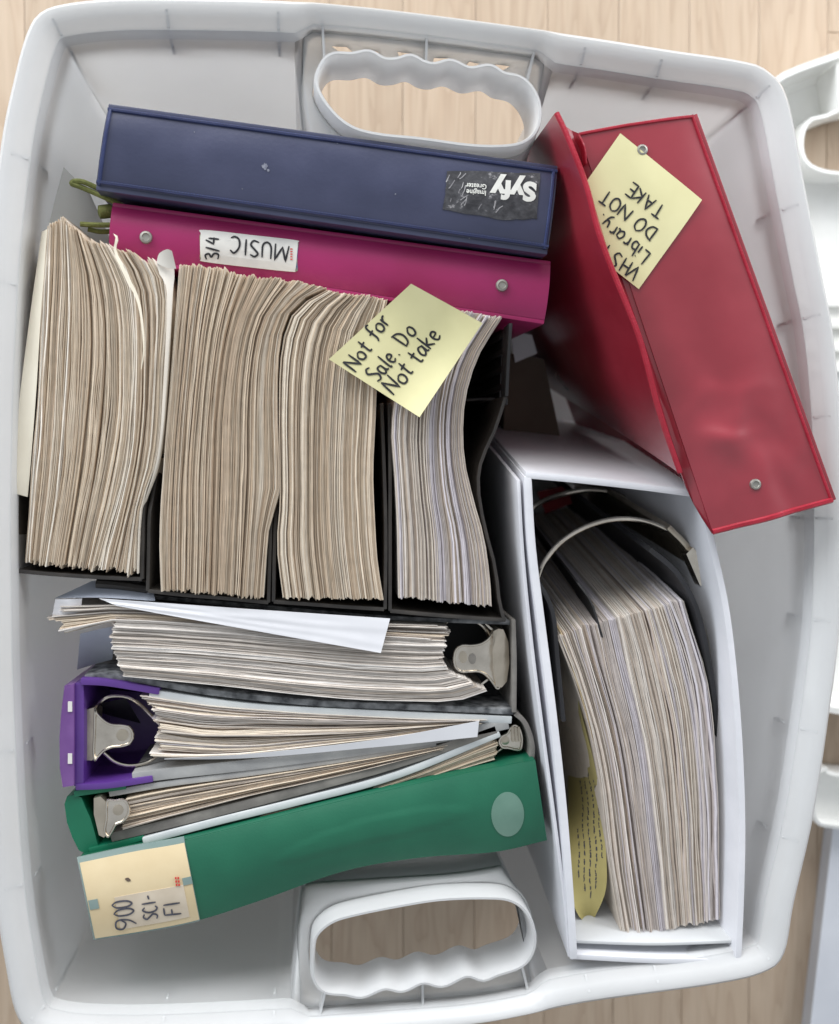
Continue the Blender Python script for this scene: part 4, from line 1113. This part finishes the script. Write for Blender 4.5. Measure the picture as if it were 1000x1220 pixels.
strip('edge_sheet', [(196, 904, ZF+0.004), (300, 898, ZF+0.004), (450, 881, ZF+0.005), (571, 859, ZF+0.005)], [(196, 905, ZF+0.002), (300, 903, ZF+0.003), (450, 890, ZF+0.004), (569, 878, ZF+0.004)], M['sheet_white'], None, 'long white sheet edge along the lower side of the purple file', 'paper sheet', None, 0.0005, 24)

# ================================================================== small green file
gs = thing('green_file', 'narrow bright green lever arch file just below the purple file', 'binder', at(300, 960, 0.007))
prism('spine', [(88, 947, .258), (97, 950, .259), (102, 962, .260), (108, 975, .260), (113, 992, .2595), (117, 1008, .2585), (116, 1012, .258), (102, 1017, .258), (94, 1013, .259), (86, 997, .260), (80, 980, .260), (77, 958, .259), (80, 949, .258)], ZF, 0.009, M['green_light'], gs, bev=0.0015, lean=(0.014, 0.002))
wall('front_cover', [(88, 946, ZF-0.001), (115, 942, ZF-0.001), (150, 937, ZF-0.001)], ZF, 0.009, 0.0040, M['green_light'], gs, n=8, lean=(0.006, 0))
wall('cover_lining', [(130, 946, ZF-0.002), (200, 934, ZF-0.001), (300, 921, ZF-0.001), (420, 903, ZF-0.001), (520, 886, ZF-0.001)], ZF, 0.009, 0.0042, M['grey_board'], gs, n=18, lean=(0.004, 0))
wall('back_cover', [(106, 1014, ZF-0.002), (140, 1006, ZF-0.002), (172, 998, ZF-0.002)], ZF, 0.009, 0.0038, M['green_light'], gs, n=8, lean=(0.006, 0))
wall('cover_lining', [(132, 998, ZF-0.003), (200, 982, ZF-0.001), (350, 944, ZF), (480, 908, ZF), (592, 869, ZF)], ZF, 0.009, 0.0062, M['grey_dark'], gs, n=20, lean=(0.004, 0))
obj('inner_floor', prism_bm([at(p[0], p[1], 0.2) for p in ((100, 950), (180, 940), (180, 990), (118, 1006))], 0.195), M['green'], gs)
clamp_plate(gs, [(128, 953), (137, 953), (147, 952), (153, 957), (155, 965), (152, 974), (146, 980), (139, 983), (135, 990), (129, 998), (124, 990), (126, 975), (126, 962)], 0.2665)
prism('clamp_base', [(112, 951), (120, 949), (128, 957), (132, 975), (130, 990), (124, 998), (118, 995), (112, 970)], 0.2655, 0.235, M['brass'], gs, bev=0.001)
obj('rivet', lathe_bm(at(141, 965, 0.2662), [(0.0035, 0), (0.0035, 0.0008), (0.0015, 0.0013), (0.0008, 0.0013)], 16), M['brass'], gs, True)
pstack('tan stack of paper inside the narrow bright green file', [(0, [(148, 953), (200, 942), (300, 927), (420, 908), (530, 889)]), (.5, [(150, 968), (200, 958), (300, 938), (420, 914), (530, 891)]), (1, [(145, 989), (200, 974), (300, 948), (420, 921), (530, 893)])],
       46, 41, TAN[:5]+GREY[:2], group='paper stacks clamped in the lever arch files', zt=ZF, lean=(0.004, 0), ej=3.5, gap=0.3, wave=1.3, zj=0.0015)

# ================================================================== grey file, spine at the right
gy = thing('grey_file', 'slim grey card file with small clamp at its right end', 'binder', at(420, 940, 0.007))
wall('front_cover', [(170, 1003, ZF+0.001), (260, 979, ZF+0.001), (350, 957, ZF+0.001), (470, 925, ZF), (596, 874, ZF)], ZF, 0.009, 0.0050, M['grey_pale'], gy, n=22, lean=(0.004, 0), bev=0.0012)
wall('back_cover', [(178, 1016, ZF-0.002), (350, 971, ZF-0.001), (480, 942, ZF-0.001), (636, 906, ZF-0.001)], ZF, 0.009, 0.0034, M['grey_dark'], gy, n=18, lean=(0.004, 0))
wall('spine', [(614, 850, ZF), (625, 860, ZF+0.001), (632, 876, ZF+0.001), (635, 892, ZF+0.001), (634, 904, ZF)], ZF, 0.009, 0.0034, M['grey_dark'], gy, n=14)
clamp_plate(gy, [(594, 884), (597, 877), (604, 873), (608, 866), (614, 863), (620, 868), (623, 880), (621, 893), (614, 894), (606, 892), (598, 891)], 0.253)
for k in range(3): prism('clamp_tooth', [(609+k*4, 866), (611.5+k*4, 866), (613+k*4, 884), (610.5+k*4, 884)], 0.255, 0.2525, M['brass'], gy, bev=0.0004)
obj('rivet', lathe_bm(at(602, 882, 0.2527), [(0.003, 0), (0.003, 0.0008), (0.0015, 0.0013), (0.0008, 0.0013)], 16), M['brass'], gy, True)
tube('clamp_wire', [(590, 898, 0.25), (598, 892, 0.25), (606, 886, 0.249)], 0.25, 0.0008, M['metal'], gy, 8)
obj('inner_floor', prism_bm([at(p[0], p[1], 0.2) for p in ((585, 880), (628, 866), (632, 900), (585, 906))], 0.195), M['black'], gy)
pstack('brownish stack of paper inside the slim grey file', [(0, [(176, 1007), (350, 962), (470, 931), (590, 880)]), (.5, [(176, 1010), (350, 964), (470, 936), (592, 893)]), (1, [(180, 1012), (350, 967), (470, 940), (590, 905)])],
       28, 51, TAN[:5], group='paper stacks clamped in the lever arch files', zt=ZF-0.003, lean=(0.004, 0), ej=2.5, gap=0.3, wave=1.0)

# ================================================================== dark green binder, spine up, label at the left
zg = 0.272
gb = thing('green_binder', 'dark green plastic binder, spine up, with a yellowed label at its left end', 'binder', at(370, 1010, 0.008))
gu = [(93, 1026), (160, 1012), (218, 1002), (300, 982), (400, 957), (500, 934), (580, 917), (638, 906)]
gl_ = [(112, 1119), (170, 1110), (235, 1097), (310, 1073), (410, 1038), (500, 1022), (590, 1015), (652, 1001)]
GU = even(cr(gu, 80), 61); GL = even(cr(gl_, 80), 61)
def gpx(u, v):
    f = u*60; i = min(int(f), 59); t = f-i
    a = [GU[i][k]*(1-t)+GU[i+1][k]*t for k in (0, 1)]; b = [GL[i][k]*(1-t)+GL[i+1][k]*t for k in (0, 1)]
    return (a[0]+(b[0]-a[0])*v, a[1]+(b[1]-a[1])*v)
def gz(u, v):
    e = v*(1-v)*4
    em = ((u-0.63)/0.21)**2+((v-0.52+0.25*(u-.6))/0.16)**2
    return zg+0.005*e+0.0006*sst((1.15-em)/0.3)
def gf(u, v): p = gpx(u, v); return at(p[0], p[1], gz(u, v))
obj('spine', slab_bm(gf, 90, 22, 0.003), M['green'], gb, True)
P = [gf(k/40, 1.0) for k in range(41)]
obj('front_cover', wall_bm([p-V((0, 0, 0.0018)) for p in P], 0.003, 0.009, (0.004, 0.006), 0.0004, 0.4), M['green'], gb, True)
P = [gf(k/40, 0.0) for k in range(41)]
obj('back_cover', wall_bm([p-V((0, 0, 0.0018)) for p in P], 0.003, 0.009, (0.004, 0.004), 0.0004, -0.4), M['green'], gb, True)
obj('label_pocket', slab_bm(lambda u, v: gf(u*0.232, -0.05+v*1.055)+V((0, 0, 0.0007)), 12, 12, 0.0018, 0), M['teal'], gb, True)
lab = obj('label', slab_bm(lambda u, v: gf(0.004+u*0.227, 0.02+v*0.965)+V((0, 0, 0.0012)), 12, 12, 0.0004), M['label_tan'], gb, True)
obj('label_patch', slab_bm(lambda u, v: gf(0.062+u*0.150, 0.52+v*0.40)+V((0, 0, 0.0015)), 8, 6, 0.0003), M['label_grey'], lab, True)
for u0, u1, v0, v1 in ((0.006, 0.026, 0.50, 0.62), (0.212, 0.232, 0.44, 0.53)):
    obj('label_notch', slab_bm(lambda u, v: gf(u0+u*(u1-u0), v0+v*(v1-v0))+V((0, 0, 0.0016)), 3, 3, 0.0003), M['teal'], lab, True)
# plan point -> height on the green spine
def gsurf(px, py):
    u, v = (px-100)/545, 0.5
    for _ in range(14):
        a = gpx(u, v); du = gpx(min(u+1e-3, 1), v); dv = gpx(u, v+1e-3)
        dx, dy = (du[0]-a[0])*1e3, (du[1]-a[1])*1e3; ex, ey = (dv[0]-a[0])*1e3, (dv[1]-a[1])*1e3
        den = dx*ey-dy*ex; rx, ry = px-a[0], py-a[1]
        u = min(max(u+(rx*ey-ry*ex)/den, 0), 0.999); v += (dx*ry-dy*rx)/den
    return at(px, py, gz(u, v))
bm = bmesh.new()
d = V((-0.14, -1)).normalized(); up_ = V((-1, 0.14)).normalized()
write(bm, '9', (163, 1104), d, up_, 25, gsurf, 2.2, 0.0019, 31, 1.0, 0.02)
write(bm, '0', (160, 1088), d, up_, 24, gsurf, 2.2, 0.0019, 32, 0.72, 0.02)
write(bm, '0', (158.5, 1079), d, up_, 24, gsurf, 2.2, 0.0019, 33, 0.72, 0.02)
write(bm, 'SCI-', (189, 1093), d, up_, 17, gsurf, 2.2, 0.0019, 34, 0.80, 0.02)
write(bm, 'FI', (217, 1088), d, up_, 20, gsurf, 2.2, 0.0019, 35, 0.95, 0.02)
obj('handwriting', bm, M['ink_soft'], lab)
bm = bmesh.new()
for x, y in ((210, 1045), (213, 1045), (210.5, 1049), (213.5, 1049), (211, 1053), (214, 1053)):
    bmesh.ops.create_cube(bm, size=1, matrix=Matrix.Translation(gsurf(x, y)+V((0, 0, 0.0019))) @ Matrix.Diagonal((0.0011, 0.0014, 0.0003, 1)))
obj('print', bm, M['print_red'], lab)
obj('stain', prism_bm([gsurf(153+3*math.cos(a)*(1+.4*math.sin(2*a)), 1047+2.2*math.sin(a))+V((0, 0, 0.0016)) for a in [k*.5236 for k in range(12)]], 0.27), M['shade_or_stain_brown'], lab)
ov = [(605+19.5*math.cos(a), 970+26.5*math.sin(a)) for a in [k*math.pi/20 for k in range(40)]]
bm = bmesh.new(); vs = [bm.verts.new(gsurf(*p)+V((0, 0, 0.0004))) for p in ov]; ms = [bm.verts.new(gsurf(605+(p[0]-605)*.5, 970+(p[1]-970)*.5)+V((0, 0, 0.0006))) for p in ov]; c0 = bm.verts.new(gsurf(605, 970)+V((0, 0, 0.0006))); lo = [bm.verts.new(v.co-V((0, 0, 0.0012))) for v in vs]
for i in range(40):
    j = (i+1) % 40
    bm.faces.new((vs[i], vs[j], ms[j], ms[i])); bm.faces.new((ms[i], ms[j], c0)); bm.faces.new((vs[i], lo[i], lo[j], vs[j]))
obj('oval_disc', bm, M['oval'], gb, True)

# ================================================================== white binder standing open
zw = 0.285
wb = thing('white_binder', 'wide white vinyl binder standing upright with its open mouth showing metal rings', 'binder', at(760, 860, 0.008))
LW_ = (0.0, 0.022)
wall('front_cover', [(629, 567, zw), (634, 650, zw), (645, 740, zw), (659, 850, zw), (671, 960, zw), (679, 1060, zw), (684, 1144, zw)], zw, 0.012, 0.0056, M['white_vinyl'], wb, n=30, lean=(0.0, 0.058), bev=0.0018)
wall('cover_pocket', [(618, 572, zw-0.002), (623, 660, zw-0.004), (634, 770, zw-0.006), (648, 880, zw-0.006), (664, 1000, zw-0.004), (675, 1090, zw-0.004), (679, 1140, zw-0.003)], zw, 0.012, 0.0024, M['white_vinyl'], wb, n=26, lean=(-0.002, 0.058), bev=0.0005)
wall('spine', [(626, 566, zw), (700, 573, zw), (770, 581, zw), (837, 590, zw)], zw, 0.012, 0.0048, M['white_vinyl'], wb, n=14, lean=(0, 0.055), bev=0.0016)
wall('back_cover', [(835, 590, zw), (852, 660, zw), (868, 740, zw), (880, 860, zw), (885, 980, zw), (883, 1080, zw), (880, 1146, zw)], zw, 0.012, 0.0046, M['white_vinyl'], wb, n=26, lean=(-0.034, 0.058), bev=0.0012)
wall('closing_flap', [(682, 1122, zw-0.006), (780, 1125, zw-0.006), (874, 1122, zw-0.006)], zw, 0.012, 0.0022, M['white_liner'], wb, n=10, lean=(-0.01, 0.058))
wall('closing_flap', [(684, 1140, zw-0.002), (780, 1145, zw-0.002), (880, 1146, zw-0.002)], zw, 0.012, 0.0036, M['white_vinyl'], wb, n=10, lean=(-0.01, 0.058))
mech = wall('ring_plate', [(797, 628, 0.252), (822, 655, 0.252), (842, 700, 0.252)], 0.25, 0.02, 0.004, M['brass'], wb, n=8, lean=(-0.03, 0.05))
tube('ring', [(639, 720, 0.238), (640, 695, 0.243), (650, 668, 0.246), (672, 643, 0.247), (705, 625, 0.247), (740, 618, 0.247), (772, 622, 0.247), (802, 634, 0.246)], 0.245, 0.0018, M['metal'], wb, 40, seg=10)
tube('ring', [(622, 617, 0.15), (640, 601, 0.15), (666, 590, 0.14), (697, 584, 0.14), (725, 586, 0.14), (752, 596, 0.14)], 0.15, 0.0021, M['metal'], wb, 30, seg=10)
prism('lever', [(818, 660, .258), (826, 652, .26), (842, 672, .26), (855, 702, .258), (850, 707, .257), (834, 697, .256)], 0.258, 0.245, M['metal'], wb, bev=0.0012)
tube('lever_wire', [(822, 715, 0.236), (834, 716, 0.24), (840, 710, 0.246), (841, 700, 0.25)], 0.245, 0.0012, M['metal'], wb, 12)
wall('back_or_shade_sheet', [(775, 655, 0.2690), (808, 684, 0.2710), (832, 730, 0.2720), (847, 800, 0.2670), (857, 878, 0.2560)], 0.235, 0.02, 0.0036, M['black'], wb, n=18, lean=(-0.03, 0.06))
wall('back_or_shade_sheet', [(770, 650, 0.2570), (812, 690, 0.2580), (838, 740, 0.2570), (850, 800, 0.2560), (858, 880, 0.2530)], 0.225, 0.02, 0.001, M['grey_dark'], wb, n=18, lean=(-0.03, 0.06))
wall('front_sheet', [(637, 690, 0.2670), (649, 706, 0.2690), (660, 735, 0.2690), (665, 790, 0.2670), (672, 860, 0.2650)], 0.235, 0.02, 0.003, M['black'], wb, n=14, lean=(0.0, 0.07))
ZC = 0.266
cs = pstack('thick block of index cards inside the white binder, edges cream and lilac', [(0, [(663, 758), (684, 810), (702, 870), (716, 940), (726, 1030), (740, 1112)]), (.3, [(708, 744), (724, 810), (742, 880), (754, 950), (764, 1030), (775, 1113)]), (.33, [(713, 741), (728, 810), (746, 880), (757, 950), (767, 1030), (778, 1112)]), (1, [(815, 716), (836, 780), (850, 860), (856, 950), (857, 1030), (858, 1094)])],
       118, 61, GREY, name='card_block', group=None, zt=ZC, zb=0.02, lean=(-0.012, 0.060), ej=1.3, gap=0.24, wave=1.1, zj=0.0016, wide=0.05)
wall('divider_tab', [(688, 694, 0.2590), (704, 716, 0.2650), (713, 742, 0.2685), (718, 760, 0.2660)], 0.235, 0.03, 0.0014, M['black'], cs, n=8, lean=(-0.002, 0.05))
# yellow leaves left of the cards
yl = thing('folded_note', 'folded yellow sheet with faint writing, tucked beside the cards in the white binder', 'paper sheet', at(700, 1000, 0.1))
YU = [(668, 812, 0.120), (676, 880, 0.150), (677, 950, 0.180), (677, 1010, 0.2360), (679, 1060, 0.2530), (690, 1092, 0.2570), (702, 1100, 0.250)]; YL = [(686, 818, 0.2500), (693, 850, 0.2570), (706, 900, 0.2610), (718, 960, 0.2620), (722, 1010, 0.2620), (722, 1060, 0.2610), (706, 1099, 0.250)]
yu = even(cr(YU, 80), 41); yll = even(cr(YL, 80), 41)
def yf(u, v):
    i = min(int(u*40), 39); t = u*40-i
    a = [yu[i][k]*(1-t)+yu[i+1][k]*t for k in range(3)]; b = [yll[i][k]*(1-t)+yll[i+1][k]*t for k in range(3)]
    return at(*[a[k]*(1-v)+b[k]*v for k in range(3)])+V((0, 0, -0.004*math.sin(math.pi*v)))
obj('paper', slab_bm(yf, 40, 8, 0.0005), M['note2'], yl, True)
wall('inner_leaf', [(668, 752, 0.2670), (688, 812, 0.2670), (704, 870, 0.2660), (716, 930, 0.2650), (722, 990, 0.2640)], 0.235, 0.05, 0.001, M['label_tan'], yl, n=14, lean=(0, 0.04))
bm = bmesh.new(); rs = random.Random(3)
for v, u0, u1 in ((0.30, .60, .80), (0.45, .40, .84), (0.60, .30, .87), (0.75, .34, .83), (0.88, .4, .7)):
    u = u0
    while u < u1:
        ln = rs.choice((0.008, 0.014, 0.022, 0.03)); k = 5+int(ln*500)
        P = [(u+ln*i/k, v+rs.uniform(-.022, .022)+0.02*math.sin(u*30)) for i in range(k+1)]
        ribbon(bm, P, yf, 0.007, 0.0004); u += ln+rs.uniform(0.006, 0.014)
obj('handwriting', bm, M['ink_soft'], yl)
# scraps low in the tote between the binders
sc_ = leaf('paper_label', [(608, 394, 0.12), (634, 399, 0.12), (640, 421, 0.12), (614, 432, 0.12)], M['sheet_white'], None, 'small torn white label low down right of the magenta binder end', 'paper scrap', None, 0.0005, 6)
bx = prism('shade_or_stain_brown', [(602, 420), (648, 428), (672, 540), (600, 540)], 0.115, 0.0075, M['shade_or_stain_brown'], None, origin=at(630, 480, 0.05))  # added block, its dark colour stands for the tote floor in shade
tag(bx, 'dark brown box added for the shaded tote floor between the stacks and the red binder', 'box')
leaf('red_scrap', [(640, 586, 0.06), (676, 578, 0.06), (682, 600, 0.06), (650, 612, 0.06)], M['dark_red'], None, 'dark red scrap of card deep inside the white binder', 'paper scrap', None, 0.0006, 4)
